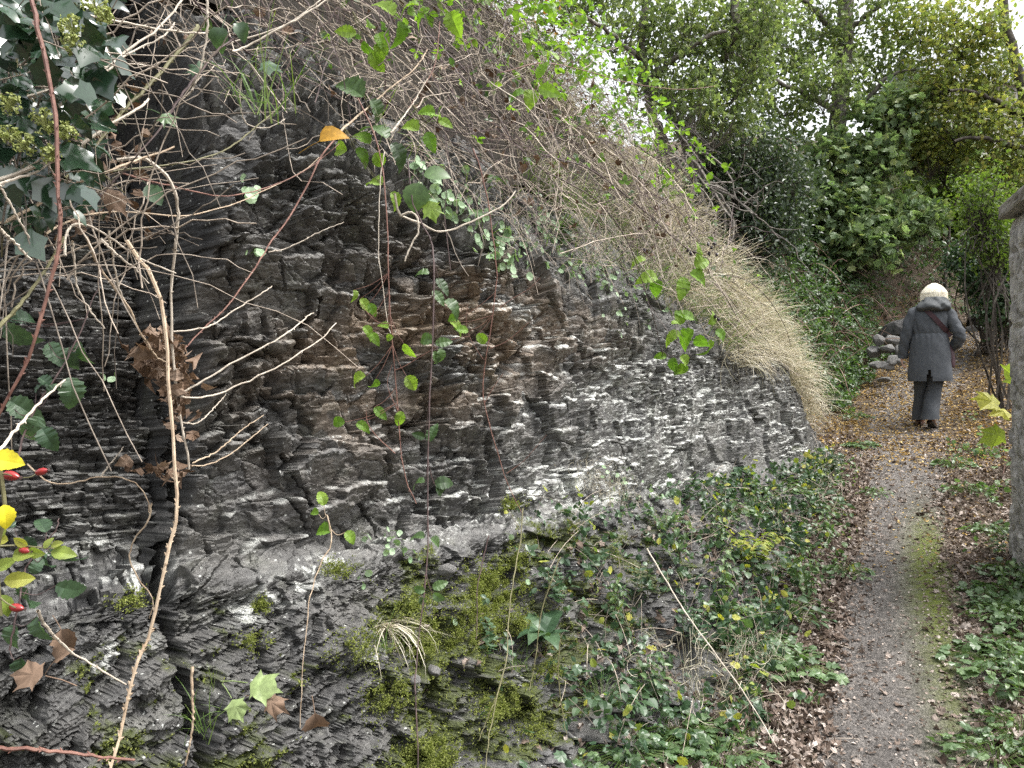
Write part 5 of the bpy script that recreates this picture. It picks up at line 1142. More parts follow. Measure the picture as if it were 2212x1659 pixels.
# slope, from left to right
for (k, f, nm, lab, u, v, s) in (
    ('ros', lambda: k_rosette(9, 7, .20, 1.0), 'foxglove', 'big upright foxglove with wrinkled dark leaves on the mossy slope', 1180, 1385, .95),
    ('ros2', lambda: k_rosette(10, 7, .16, .2, M_HERB_DK, .5), 'foxglove', 'foxglove with a drooping broad leaf at the foot of the lichened rock', 1605, 1012, 1.15),
    ('ros3', lambda: k_rosette(11, 8, .2, -.3, M_HERB_DK, .5), 'foxglove', 'foxglove hanging its long dark leaves from the rock lip under the dry grass', 1565, 668, 1.1),
    ('ros4', lambda: k_rosette(12, 7, .17, .3, M_HERB_DK, .55), 'foxglove', 'grey-green foxglove among the pennywort on the rock top', 1222, 500, 1.2),
    ('mA', moundA, 'leafy_clump', 'round-leaved dark clump low on the slope above the dry wisps', 1640, 1400, 1.0),
    ('mA', moundA, 'leafy_clump', 'dark lobed-leaf clump at the slope foot beside the leaf litter', 1710, 1440, .95),
    ('mA', moundA, 'leafy_clump', 'dark lobed-leaf clump at the bottom edge left of the path litter', 1480, 1590, .9),
    ('mA', moundA, 'leafy_clump', 'bluish green clump at the bottom, right of the slates', 1360, 1640, .85),
    ('mA', moundA, 'leafy_clump', 'low round-leaved clump in the bottom middle under the dry wisps', 1560, 1640, .9),
    ('hA', herbA, 'nettle', 'nettle rising between the yellow fern and the dark rock', 1580, 1290, 1.1),
    ('hA', herbA, 'nettle', 'nettle with drooping pale leaves by the upper edge of the path litter', 1740, 1290, 1.1),
    ('hA', herbA, 'nettle', 'leafy nettle in the middle of the slope above the dry stick', 1460, 1210, 1.0),
    ('hA', herbA, 'nettle', 'tall nettle against the rock foot below the drooping foxglove', 1640, 1110, 1.0),
    ('hA', herbA, 'nettle', 'nettle at the slope foot beside the narrowest part of the path', 1790, 1170, 1.0),
    ('hB', herbB, 'herb', 'pale narrow-leaved herb in the bottom middle, brightest of its kind', 1420, 1500, .9),
    ('hB', herbB, 'herb', 'slender herb growing from a ledge right of the foxglove rosette', 1330, 1330, .7),
    ('hB', herbB, 'herb', 'slender herb on the slope left of the yellow fern', 1540, 1180, .8),
    ('hC', herbC, 'herb', 'small round-leaved herb above the broad foxglove', 1200, 1290, .9),
    ('hC', herbC, 'herb', 'small round-leaved herb left of the broad foxglove', 1060, 1400, .8),
    ('hC', herbC, 'herb', 'round-leaved herb among slates below the grey slab', 1390, 1290, 1.0),
    ('hC', herbC, 'herb', 'round-leaved herb at the top of the slope under the lichen', 1480, 1090, .9),
    ('hC', herbC, 'herb', 'round-leaved herb trailing by the dry white stick', 1500, 1380, 1.1),
    ('tr', trail, 'low_bramble', 'low bramble mat spreading down towards the path from the rock end', 1770, 1110, .9),
    ('tr', trail, 'low_bramble', 'low bramble mat in the middle of the slope foot', 1620, 1230, .9),
    ('tr', trail, 'low_bramble', 'low bramble mat near the bottom left of the herbs', 1300, 1520, .7),
    ('tr', trail, 'low_bramble', 'low bramble mat along the litter at the slope foot', 1700, 1340, .85),
    ('fe', lambda: k_fern(13, 6, .26), 'fern', 'yellow-green fern glowing among the dark herbs of the slope', 1630, 1215, 1.0),
    ('fe2', lambda: k_fern(14, 6, .16, M_HERB), 'fern', 'small blue-green fern under the bare twigs on the slope', 1430, 1140, 1.0),
    ('mC', moundC, 'ground_ivy', 'patch of small ground ivy leaves on the slope below the rock end', 1700, 1060, 1.0),
    ('mC', moundC, 'ground_ivy', 'patch of small ground ivy leaves above the yellow fern', 1580, 1110, 1.0),
    ('mC', moundC, 'ground_ivy', 'patch of ground ivy between path litter and nettles', 1830, 1240, .8),
    ('mC', moundC, 'ground_ivy', 'patch of ground ivy under the dry stick', 1560, 1340, 1.0),
    ('wi', lambda: k_wisp(15, 70, .13), 'dry_wisp', 'curly tangle of pale dry stems at the slope foot, the largest', 1510, 1500, 1.15),
    ('wi', lambda: k_wisp(15), 'dry_wisp', 'curly tangle of pale dry stems hanging right of the large one', 1600, 1450, .8),
    ('wi', lambda: k_wisp(15), 'dry_wisp', 'small curly dry tuft on the rock ledge above the slope herbs', 1260, 1060, .7),
    ('wi', lambda: k_wisp(15), 'dry_wisp', 'small curly dry tuft above the fern', 1330, 1090, .7),
    ('gr', lambda: k_grass(16, 26, .2), 'grass_tuft', 'green grass tuft at the bottom of the open joint', 445, 1590, 1.2),
    ('gr', lambda: k_grass(16, 26, .2), 'grass_tuft', 'upright green grass tuft on the top corner of the rock', 570, 235, 1.0),
    ('gr', lambda: k_grass(16, 26, .2), 'grass_tuft', 'green grass tuft below the mossy slates beside the foxglove', 1115, 1440, .9),
    ('gr', lambda: k_grass(16, 26, .2), 'grass_tuft', 'thin green grass tuft on the slope left of the dark stem', 830, 1400, .9),
    ('gr', lambda: k_grass(16, 26, .2), 'grass_tuft', 'green grass tuft at the bottom edge of the picture beside the herbs', 1600, 1610, .9),
    ('gd', lambda: k_grass(17, 110, .3, M_DRYGRASS, 1.6, (.3, -.8, -1.2)), 'hanging_grass', 'dry grass tuft hanging like a beard over the lower slates', 822, 1345, 1.0),
): plant(k, f, nm, lab, u, v, s, group=GS)
# both sides of the path
for (k, f, nm, lab, u, v, s) in (
    ('mA', moundA, 'leafy_clump', 'large dark lobed-leaf clump on the right verge, the nearest big one', 2165, 1440, 1.1),
    ('mA', moundA, 'leafy_clump', 'dark lobed-leaf clump at the right edge just above the nearest big one', 2215, 1400, 1.0),
    ('mA', moundA, 'leafy_clump', 'dark clump leaning over the right side of the mossy strip', 2165, 1290, .9),
    ('mA', moundA, 'leafy_clump', 'dark clump on the right verge below the brown earth', 2190, 1240, .9),
    ('mA', moundA, 'leafy_clump', 'dark dense clump alone at the foot of the rock end', 1860, 965, .75),
    ('mB', moundB, 'leafy_clump', 'light green small-leaved clump in the middle of the right verge', 2185, 1335, 1.0),
    ('mB', moundB, 'leafy_clump', 'light green clump on the right verge at the start of the mossy strip', 2140, 1150, .8),
    ('mB', moundB, 'leafy_clump', 'spreading clump by the right edge where the verge is widest', 2200, 1330, 1.0),
    ('mB', moundB, 'leafy_clump', 'pale leafy clump in the bottom right corner', 2150, 1640, .9),
    ('mB', moundB, 'leafy_clump', 'pale leafy clump at the right edge above the corner', 2205, 1590, .9),
    ('mC', moundC, 'ground_ivy', 'low creeping patch right of the path at the feet of the walker', 2060, 1010, 1.0),
    ('mC', moundC, 'ground_ivy', 'low creeping patch right of the path, nearer than the walker', 2090, 1065, 1.0),
    ('mC', moundC, 'ground_ivy', 'low creeping patch left of the path between rock end and walker', 1850, 905, .9),
    ('mC', moundC, 'ground_ivy', 'low creeping patch left of the path in the brown litter', 1890, 1070, .7),
    ('hB', herbB, 'herb', 'bright upright herb with long leaves near the bottom right corner', 2180, 1530, .85),
    ('hB', herbB, 'herb', 'dull upright herb on the right verge beside the dark earth', 2150, 1200, .8),
    ('hB', herbB, 'herb', 'upright herb at the right edge behind the light clumps', 2200, 1480, .8),
    ('hA', herbA, 'nettle', 'nettle on the right verge behind the large dark clump', 2190, 1300, .9),
    ('se', seedl, 'maple_seedling', 'maple seedling with grey-green leaves right of the path, the tallest', 2165, 1030, .95),
    ('se', seedl, 'maple_seedling', 'maple seedling beside the boots of the walker', 2090, 915, .6),
    ('se', seedl, 'maple_seedling', 'maple seedling low on the right verge under the tallest one', 2130, 960, .8),
    ('se', seedl, 'maple_seedling', 'small maple seedling at the right verge near the litter', 2120, 985, .5),
    ('se', seedl, 'maple_seedling', 'maple seedling against the foot of the stone wall', 2190, 1060, 1.0),
): plant(k, f, nm, lab, u, v, s, group=GV)
t = thing('maple_shoot', 'yellowing maple shoot with broad leaves beside the stone wall foot', 'shoot', hit(2205, 1010)); mb = MB(); lb = MB()
img_leaves(lb, [(2165, 870, 60, 170), (2190, 900, 70, 150), (2175, 930, 60, -150), (2200, 840, 70, 100), (2195, 960, 60, -60)], 6.2, L_MAPLE, 9); lb.build('leaves', M_HERB_Y, t)
mb.add(*limb([hit(2205, 1010), P(2205, 940, 6.3), P(2185, 880, 6.2)], .006, .003, 8, 5)); mb.build('stem', M_REDSTEM, t)
# undergrowth mass: small leaves and stems that fill between the single plants
S_ = RK['S'].ravel(); SW = RK['slope'].ravel(); Oo = RK['O'].ravel(); Zb_ = RK['Zb'].ravel(); VQ = RV.reshape(-1, 3)
def pick(wgt, N):
    w_ = np.clip(wgt, 0, None)*np.repeat(np.abs(np.gradient(RV[:, 0, 0]))/EX, RNV); w_ = w_/w_.sum(); return RNG.choice(len(w_), N, p=w_)
wgt = (SW > .5)*sst(1.5, 3.8, S_+1.1*(Oo-.5))*(.12+.88*sst(.40, .62, fbm(S_*2.3, Oo*3, 131)))*(.3+Oo)*(1-.85*sst(-.40, -.12, Oo-ofoot(S_)))
ix = pick(wgt, 4000); p = VQ[ix]+UPV*RNG.uniform(.01, .13, len(ix))[:, None]; n = len(p)
mb = MB(); h_ = n//3
trifol(mb, L_BRAM, p[:h_], rdir(h_, -.2), rdir(h_, 1.4), RNG.uniform(.022, .05, h_))
scatter(mb, L_GEUM, p[h_:2*h_], rdir(h_, -.1), rdir(h_, 1.5), RNG.uniform(.03, .065, h_))
scatter(mb, L_SMALL, p[2*h_:], rdir(n-2*h_, -.1), rdir(n-2*h_, 1.4), RNG.uniform(.025, .055, n-2*h_))
o = mb.build('undergrowth', M_HERB_DK); stuff(o, 'mass of small dark green leaves filling the foot of the rock slope')
ix = pick(wgt, 420); p = VQ[ix]+UPV*RNG.uniform(.02, .2, len(ix))[:, None]; n = len(p); mb = MB()
scatter(mb, L_BRAM+L_GEUM, p, rdir(n, -.2), rdir(n, 1.3), RNG.uniform(.025, .06, n))
o = mb.build('pale_leaves', M_HERB_Y); stuff(o, 'scattered yellowing leaves among the herbs on the slope')
ix = pick(wgt, 1300); p = VQ[ix]; n = len(p); d_ = nrm(UPV*.8+.6*RNG.normal(size=(n, 3))); L_ = RNG.uniform(.08, .4, n)[:, None, None]; t_ = np.linspace(0, 1, 8)[None, :, None]
pt = p[:, None]+d_[:, None]*t_*L_+rdir(n)[:, None]*L_*.25*t_*t_; pt[:, :, 2] -= (L_*.35*t_**2)[..., 0]
mb = MB().add(*tubes(pt, np.full((n, 8), .0012), 3)); o = mb.build('dry_stalks', M_STRAW); stuff(o, 'thin dry stalks sticking out of the herbs on the slope')
ix = pick((SW > .5)*(Oo > .35)*sst(1.0, 3.0, S_+.8*(Oo-.5))*(fbm(S_*3, Oo*4, 133) > .45), 2600); p = VQ[ix]; n = len(p); mb = MB()
scatter(mb, L_DEAD, p+UPV*.008, rdir(n, 0, .4), nrm(UPV+.5*RNG.normal(size=(n, 3))), RNG.uniform(.025, .055, n))
o = mb.build('leaf_litter', M_LITTER); stuff(o, 'dead leaves caught on the ledges of the rock slope')
# right verge mass
N = 2600; a = RNG.uniform(2.4, 9.5, N); c = RNG.uniform(.38, 1.5, N); k = (fbm(a*1.6, c*3, 141) > .50+.08*sst(7, 9, a)-.10*sst(5.5, 4, a)) & (c > .38+.1*np.sin(a*2.1)); a, c = a[k], c[k]
cc = c+path_c(a); x, y = cc*.891+a*.454, a*.891-cc*.454; p = np.stack([x, y, ground(x, y)+RNG.uniform(.01, .07, len(x))], 1); n = len(p); mb = MB()
scatter(mb, L_GEUM+L_SMALL, p, rdir(n, -.1), rdir(n, 1.6), RNG.uniform(.025, .06, n))
o = mb.build('undergrowth', M_HERB); stuff(o, 'green leafy ground cover along the right verge of the path')
# left verge near the rock foot and towards the walker
N = 900; a = RNG.uniform(3.5, 8.4, N); c = RNG.uniform(-1.0, -.34, N); k = fbm(a*1.6, c*3, 143) > .52; a, c = a[k], c[k]
cc = c+path_c(a); x, y = cc*.891+a*.454, a*.891-cc*.454; p = np.stack([x, y, ground(x, y)+RNG.uniform(.01, .07, len(x))], 1); n = len(p); mb = MB()
scatter(mb, L_GEUM+L_SMALL, p, rdir(n, -.1), rdir(n, 1.6), RNG.uniform(.025, .055, n)); o = mb.build('undergrowth', M_HERB); stuff(o, 'thin green ground cover between the rock foot and the path')
# moss cushions
ix = pick(RK['moss'].ravel()*(SW > .3), 26000); p = VQ[ix]; n = len(p); f = nrm(np.array([EY, -EX, .5])+.9*RNG.normal(size=(n, 3))); mb = MB()
scatter(mb, [leaf_ovate(2, .5, .3, .6)], p-f*.002, f, rdir(n), RNG.uniform(.006, .016, n)*(.6+.8*fbm(p[:, 0]*9, p[:, 2]*9, 151)))
for (u, v, r, m) in ((1075, 500+553+200, 62, 900), (1060, 1290, 55, 700), (1120, 1190, 22, 200), (568, 1302, 12, 120), (735, 1215, 26, 160), (1030, 1350, 60, 700), (1120, 1340, 40, 500), (940, 1390, 60, 600), (900, 1300, 40, 350), (930, 1640, 60, 900), (1080, 1520, 50, 500), (800, 1390, 60, 300), (285, 1290, 26, 120), (560, 1390, 24, 80), (1110, 1085, 22, 160), (850, 1510, 50, 300), (1160, 1560, 40, 300), (1190, 1460, 30, 250)):
    ctr = on_rock(u, v); R_ = r/1659*ctr[1]; q = ctr+RNG.normal(size=(m, 3))*np.array([R_, R_, R_*.55])*.6
    near = []
    for w0 in q: 
        uu, vv = 1106+1659*w0[0]/w0[1], 829.5-1659*(w0[2]-CAMZ)/w0[1]; near.append(on_rock(uu, vv))
    q = np.array(near)+.006*RNG.normal(size=(m, 3)); ok = np.abs(q[:, 1]-ctr[1]) < .5; q = q[ok]; rep = 5; q = np.repeat(q, rep, 0)+.007*RNG.normal(size=(len(q)*rep, 3)); n = len(q)
    f = nrm(np.array([EY, -EX, .6])+.9*RNG.normal(size=(n, 3))); scatter(mb, [leaf_ovate(2, .5, .3, .6)], q, f, rdir(n), RNG.uniform(.006, .014, n))
o = mb.build('moss', M_MOSS); stuff(o, 'soft bright yellow-green moss cushions on the lower slates')
# pennywort patches on the rock
GPN = 'pennywort growing on the rock'
def penny(label, spots, s=.03, seed=0):
    g = np.random.default_rng(seed); c0 = on_rock(spots[0][0], spots[0][1]); t = thing('pennywort', label, 'plant', c0, GPN); lb = MB(); st = MB()
    for (u, v, r, n) in spots:
        for k in range(n):
            q = on_rock(u+g.normal()*r*.55, v+g.normal()*r*.55); e = q+np.array([EY, -EX, .1])*g.uniform(.01, .06)+g.normal(size=3)*.01
            scatter(lb, L_ROUND, e[None], (np.array([EX*g.normal(), EY*g.normal(), -1.2+.4*g.normal()])*1.0)[None], (np.array([EY, -EX, .5])+.5*g.normal(size=3))[None], np.array([s*g.uniform(.55, 1.25)])); st.add(*tubes(np.stack([q, (q+e)/2, e])[None], np.full((1, 3), .0009), 3))
    lb.build('leaves', M_PENNY, t); st.build('stalks', M_GRASS, t); return t
penny('large drift of pale round pennywort leaves along the upper edge of the rock', [(900, 350, 26, 16), (930, 400, 34, 22), (970, 430, 40, 26), (1020, 470, 50, 24), (1080, 500, 40, 18)], .042, 1)
penny('dense cluster of round pennywort leaves beside the grey-green foxglove', [(1190, 490, 36, 34), (1160, 470, 30, 16), (1230, 500, 24, 12)], .04, 2)
penny('pennywort spilling down the rock below the grassy edge', [(1090, 540, 40, 26), (1060, 520, 26, 14), (1150, 560, 40, 16)], .042, 3)
penny('fine pennywort leaves hidden in the green grass at the rock edge', [(1240, 570, 40, 40), (1300, 580, 46, 46), (1370, 610, 40, 26)], .03, 4)
penny('three pennywort leaves alone on the upper rock left of the red stem', [(525, 388, 8, 1), (523, 415, 7, 2), (538, 405, 6, 2)], .045, 5)
penny('four small pennywort leaves in a row below the fin of the rock corner', [(535, 537, 10, 2), (541, 552, 10, 2), (520, 549, 8, 1)], .03, 6)
penny('two pennywort leaves on the layered rock left of the dead leaf clump', [(219, 812, 5, 1), (244, 808, 5, 1)], .036, 7)
penny('small row of pennywort under the bare shelf of pale rock', [(850, 1165, 22, 9), (870, 1172, 26, 7), (830, 1172, 14, 4)], .028, 8)
penny('pennywort dotted over the dark ledges right of the pale shelf', [(1330, 1030, 40, 14), (1400, 1040, 40, 16), (1320, 1085, 30, 10)], .026, 9)
penny('sparse pennywort on the steep lichened rock under the foxglove lip', [(1345, 690, 40, 8), (1400, 660, 50, 10)], .03, 10)
penny('lone pennywort leaves on the mossy slates', [(1085, 1147, 4, 1), (950, 1342, 5, 2), (1130, 1245, 4, 1), (780, 1150, 10, 3), (775, 1245, 10, 3)], .028, 11)
# loose stones on the slope
M_STONE = mat_simple('grey_stone', (.075, .075, .075), (.20, .195, .185), 12, .85, .6)
def stone(label, u, v, d, sx, sy, seed, name='stone', group=None, lift=0, base=None, rot=None):
    g = np.random.default_rng(seed); bm_v = nrm(g.normal(size=(160, 3))); import bmesh
    bm = bmesh.new()
    pl = nrm(g.normal(size=(9, 3))); dist = g.uniform(.55, .9, 9)
    for q in bm_v:
        k = pl@q; m_ = np.min(np.where(k > .05, dist/np.maximum(k, .05), 9)); bm.verts.new(q*min(m_, 1.0))
    bmesh.ops.convex_hull(bm, input=bm.verts[:])
    me = bpy.data.meshes.new(name); lone = [v_ for v_ in bm.verts if not v_.link_faces]; bmesh.ops.delete(bm, geom=lone, context='VERTS')
    bmesh.ops.bevel(bm, geom=bm.edges[:], offset=.02, segments=1, affect='EDGES') if False else None
    bm.to_mesh(me); bm.free(); me.materials.append(M_STONE); o = bpy.data.objects.new(name, me); COL.objects.link(o)
    p = P(u, v, d) if base is None else base; o.location = [float(q) for q in p]; o.scale = (sx, sx*.8, sy); o.rotation_euler = (g.uniform(-.3, .3), g.uniform(-.3, .3), g.uniform(0, 6)) if rot is None else rot
    return tag(o, label, 'stone', group)
for i, (lab, u, v, s) in enumerate((('grey slate fragment resting on the mossy slates', 925, 1443, .035), ('flat grey slab lying among the herbs left of the broad foxglove', 970, 1235, .045), ('small flat stone on the slope below the dry beard of grass', 890, 1470, .03))):
    q = on_rock(u, v); stone(lab, u, v, 0, s, s*.6, 30+i, base=q+np.array([EY, -EX, .3])*.015)
# ---------------------------------------------------------------- stone heap, boulders, wall
GST = 'pale stones heaped beside the path'
for i, (lab, u, v, d, sx, sy) in enumerate((
    ('whitish stone on top of the heap left of the walker', 1898, 735, 10.9, .13, .11), ('flat pale stone with a dark gap below it in the middle of the heap', 1916, 753, 10.8, .17, .09),
    ('upright pale stone at the right end of the heap nearest the walker', 1942, 760, 10.7, .12, .14), ('leaning grey stone under the upright one', 1930, 778, 10.65, .16, .09),
    ('square grey stone at the left of the heap', 1888, 760, 10.9, .14, .12), ('low stone at the left foot of the heap half hidden by brambles', 1893, 788, 10.7, .15, .08),
    ('small stone at the right foot of the heap', 1945, 782, 10.6, .10, .07), ('broad bottom stone in the middle of the heap', 1917, 790, 10.65, .18, .09), ('dull stone behind the heap against the bank', 1925, 735, 11.1, .16, .12))):
    stone(lab, u, v, d, sx*.82, sy*.82, 50+i, 'stone', GST)
stone('whitish flat stone lying alone on the path left of the walker', 1912, 820, 10.3, .11, .035, 61)
M_DKSTONE = mat_simple('dark_stone', (.03, .03, .032), (.09, .088, .085), 6, .8, .8)
for i, (lab, u, v, d, sx, sy) in enumerate((('dark flat boulder at the path side beyond the walker, upper slab', 2125, 690, 13.2, .40, .13), ('dark boulder under the upper slab beyond the walker', 2140, 706, 13.0, .42, .15), ('grey rock face low in the bank right of the walker', 2110, 722, 12.9, .30, .16), ('dark boulder in the bank left of the walker shoulder', 1940, 715, 12.2, .35, .22))):
    o = stone(lab, u, v, d, sx, sy, 70+i, 'boulder'); o['category'] = 'boulder'; o.data.materials[0] = M_DKSTONE
# stone wall end at the right edge: long wall coming towards the camera outside the frame
wp = hit(2193, 1225); wy = 5.15; wx_ = (2187-1106)/1659*wy; wz = float(ground(wx_+.1, wy))-.25; WT = CAMZ+(829.5-480)/1659*wy
wd = np.array([-.454*-1, .891, 0])*-1                           # back along the path, towards and past the camera
wd = nrm(np.array([-.35, -.94, 0])); wn = np.array([.94, -.35, 0])
t = thing('stone_wall', 'pale lime-washed rubble stone wall with flat coping at the right edge', 'wall', (wx_, wy, wz))
def wall_block(o0, L, T, z0, z1, nl, nt_, nz_, amp, seed):
    """box with rough faces, as five grids"""
    mb = MB(); g = []
    def quad(f, n, m, s):
        A, B = np.meshgrid(np.linspace(0, 1, n), np.linspace(0, 1, m), indexing='ij'); p, nn = f(A, B)
        r, e, gx_, gy_ = vor(A*n*.22+s*7, B*m*.22, seed+s); dsp = amp*(sst(.02, .25, e)*(.4+.6*r)+.4*(fbm(A*n*.6, B*m*.6, seed+s)-.5))*np.minimum(1, np.minimum(np.minimum(A, 1-A), np.minimum(B, 1-B))*n*.5+.15)
        mb.add(p+nn*dsp[..., None], grid_faces(n, m))
    pt = lambda l, q, z: o0+wd*l[..., None]+wn*q[..., None]+np.stack([0*z, 0*z, z], -1)
    quad(lambda A, B: (pt(A*L, 0*A, z0+(z1-z0)*B-0), -wn), nl, nz_, 1)
    quad(lambda A, B: (pt(0*A, (1-A)*T, z0+(z1-z0)*B), -wd), nt_, nz_, 2)
    quad(lambda A, B: (pt(A*L, T+0*A, z0+(z1-z0)*(1-B)), wn), nl, nz_, 3)
    quad(lambda A, B: (pt(A*L, B*T, z1+0*A), np.array([0, 0, 1.])), nl, nt_, 4)
    quad(lambda A, B: (pt(A*L, (1-B)*T, z0+0*A), np.array([0, 0, -1.])), nl, nt_, 5)
    quad(lambda A, B: (pt(L+0*A, A*T, z0+(z1-z0)*B), wd), nt_, nz_, 6)
    return mb
M_WALL = mat_simple('lime_washed_stone', (.22, .21, .20), (.50, .48, .46), 9, .9, .9)
M_COPE = mat_simple('coping_slab', (.14, .13, .12), (.30, .28, .25), 7, .85, .6)
w0 = np.array([wx_, wy, 0.])
wall_block(w0, .95, .42, wz, WT, 40, 24, 80, .035, 900).build('wall', M_WALL, t)
wall_block(w0-wd*.07-wn*.065, 1.06, .55, WT+.036, WT+.12, 24, 14, 6, .012, 950).build('coping', M_COPE, t)
# house roof glimpsed through the yellowing oak
t = thing('house', 'house with a grey slate roof glimpsed through the leaves at upper right', 'house', P(2180, 420, 40))
hz = CAMZ+(829.5-160)/1659*40; hx = (2180-1106)/1659*40; zg_ = float(ground(hx, 40))-1
bx = lambda x0, x1, y0, y1, z0, z1: (np.array([[x0, y0, z0], [x1, y0, z0], [x1, y1, z0], [x0, y1, z0], [x0, y0, z1], [x1, y0, z1], [x1, y1, z1], [x0, y1, z1]]), np.array([[0, 1, 5, 4], [1, 2, 6, 5], [2, 3, 7, 6], [3, 0, 4, 7], [4, 5, 6, 7], [3, 2, 1, 0]]))
MB().add(*bx(hx-3.5, hx+7, 40, 47, zg_, hz-.5)).build('wall', mat_simple('render_wall', (.5, .48, .44), (.6, .58, .54), 2, .9), t)
MB().add(np.array([[hx-3.9, 39.6, hz-.5], [hx+7.4, 39.6, hz-.5], [hx+7.4, 43.5, hz+2.6], [hx-3.9, 43.5, hz+2.6], [hx-3.9, 47.4, hz-.5], [hx+7.4, 47.4, hz-.5], [hx-3.9, 39.6, hz-.6], [hx+7.4, 39.6, hz-.6]]), [np.array([[0, 1, 2, 3], [3, 2, 5, 4], [6, 7, 1, 0]]), np.array([[0, 3, 4], [1, 5, 2]])]).build('roof', mat_simple('slate_roof', (.16, .17, .19), (.26, .27, .29), 5, .7), t)
for q in (-2, 2.5): MB().add(*bx(hx+q-.5, hx+q+.5, 39.93, 39.99, hz-2.3, hz-1.1)).build('window', mat_simple('window_glass', (.02, .025, .03), (.04, .05, .06), 2, .1, spec=.6), t)

# ---------------------------------------------------------------- the walker
wb = gr(2008, 8.76); FW = nrm(np.array([.42, .907, 0])); RT = np.array([FW[1], -FW[0], 0])
def Lc(x, y, z): return wb+RT*x+FW*y+UPV*z
t = thing('person', 'person with blond bobbed hair in a long grey hooded coat walking away up the path', 'person', wb)
M_SKIN = mat_simple('skin', (.45, .27, .20), (.52, .33, .26), 8, .55)
M_COAT = mat_simple('coat_cloth', (.050, .056, .064), (.072, .078, .087), 40, .8, .15, .25)
M_TROU = mat_simple('trouser_cloth', (.040, .044, .050), (.060, .065, .072), 60, .85, .15, .2)
M_HAIR = mat_leaf('blond_hair', [(.50, .41, .27), (.74, .68, .55), (.86, .82, .72), (.80, .75, .63)], .1, .5, .4, vary=.2)
M_SHOE = mat_simple('brown_leather', (.06, .035, .025), (.14, .08, .055), 20, .5); M_SOLE = mat_simple('rubber_sole', (.02, .018, .016), (.05, .045, .04), 40, .8)
# body: one continuous skin surface
J = {}; E = []; Rr = []
def jn(k, x, y, z, r, par=None, r2=None):
    J[k] = len(J); Rr.append((Lc(x, y, z), r, r2 or r)); 
    if par is not None: E.append((J[par], J[k]))
jn('pelvis', .0, 0, .86, .13); jn('waist', .005, 0, 1.05, .11, 'pelvis'); jn('chest', .01, .02, 1.24, .13, 'waist', .10); jn('neck0', .03, .05, 1.38, .055, 'chest'); jn('neck1', .045, .085, 1.45, .05, 'neck0'); jn('head0', .05, .10, 1.51, .075, 'neck1'); jn('head1', .05, .10, 1.57, .083, 'head0'); jn('head2', .05, .09, 1.61, .06, 'head1')
jn('nose', .05, .185, 1.535, .014, 'head0')
for s, k in ((-1, 'a'), (1, 'b')):
    jn('sh'+k, s*.16+.01, .01, 1.33, .058, 'chest')
jn('ela', -.235, -.01, 1.08, .043, 'sha'); jn('wra', -.275, .04, .85, .028, 'ela'); jn('elb', .30, -.03, 1.09, .043, 'shb'); jn('wrb', .235, .10, .93, .028, 'elb')
for k, c, dn, sd_ in (('a', (-.278, .055, .80), (-.02, .12, -1), (0, 1, .15)), ('b', (.20, .145, .90), (-.5, .6, -.6), (.5, .6, .2))):
    c = np.array(c); dn = nrm(np.array(dn, float)); sd_ = nrm(np.array(sd_, float)); jn('pm'+k, *c, .026, 'wr'+k, .014)
    for q, (o_, L_) in enumerate(((-.027, .068), (-.009, .078), (.009, .074), (.027, .058))):
        b = c+dn*.035+sd_*o_; curl_ = np.array([.22*(1 if k == 'a' else -1), 0, 0]); m_ = b+dn*L_*.5+curl_*.05; e = b+dn*L_*.9+curl_*.2
        jn(f'f{k}{q}0', *b, .0085, 'pm'+k); jn(f'f{k}{q}1', *m_, .008, f'f{k}{q}0'); jn(f'f{k}{q}2', *e, .0065, f'f{k}{q}1')
    b = c+sd_*.034+dn*.0; jn('t0'+k, *b, .010, 'pm'+k); jn('t1'+k, *(b+sd_*.014+dn*.032), .0085, 't0'+k)
jn('hipa', -.085, .0, .80, .085, 'pelvis'); jn('hipb', .085, .0, .80, .085, 'pelvis'); jn('kna', -.07, .12, .46, .058, 'hipa'); jn('ana', -.065, .20, .09, .036, 'kna'); jn('toa', -.07, .33, .035, .03, 'ana')
jn('knb', .045, .04, .46, .058, 'hipb'); jn('anb', .0, -.10, .12, .036, 'knb'); jn('tob', .015, .03, .035, .03, 'anb')
me = bpy.data.meshes.new('body'); me.from_pydata([tuple(p-wb) for p, r, r2 in Rr], E, []); me.materials.append(M_SKIN)
bo_ = bpy.data.objects.new('body', me); COL.objects.link(bo_); bo_.parent = t
bo_.modifiers.new('skin', 'SKIN').use_smooth_shade = True
for q, (p, r, r2) in enumerate(Rr): me.skin_vertices[0].data[q].radius = (r, r2)
me.skin_vertices[0].data[0].use_root = True
bo_.modifiers[0].use_smooth_shade = True; sb_ = bo_.modifiers.new('sub', 'SUBSURF'); sb_.levels = sb_.render_levels = 2
def loft(rings, k=72, fold=None, cap=False):
    """rings: (x, y, z, rx, ry); fold(theta, z, i) -> radius factor"""
    n_up = 4; rg = np.array(rings, float); tt = np.linspace(0, len(rg)-1, (len(rg)-1)*n_up+1)
    R = smooth_line(rg, len(tt)); an = np.arange(k)*2*math.pi/k; V = []
    for (x, y, z, rx, ry) in R:
        f = np.array([fold(a, z) for a in an]) if fold else np.ones(k)
        V.append(wb+RT*(x+rx*f*np.cos(an))[:, None]+FW*(y+ry*f*np.sin(an))[:, None]+UPV*z)
    V = np.concatenate(V); m = len(R); i = np.arange(m-1)[:, None]*k; j = np.arange(k)[None]; j2 = (j+1) % k
    F = np.stack([i+j, i+j2, i+k+j2, i+k+j], -1).reshape(-1, 4)
    return V, F, m
def nz1(a, z, s): return float(vn(np.array([a*3.2/math.pi*2+40]), np.array([z*7]), s)[0])-.5
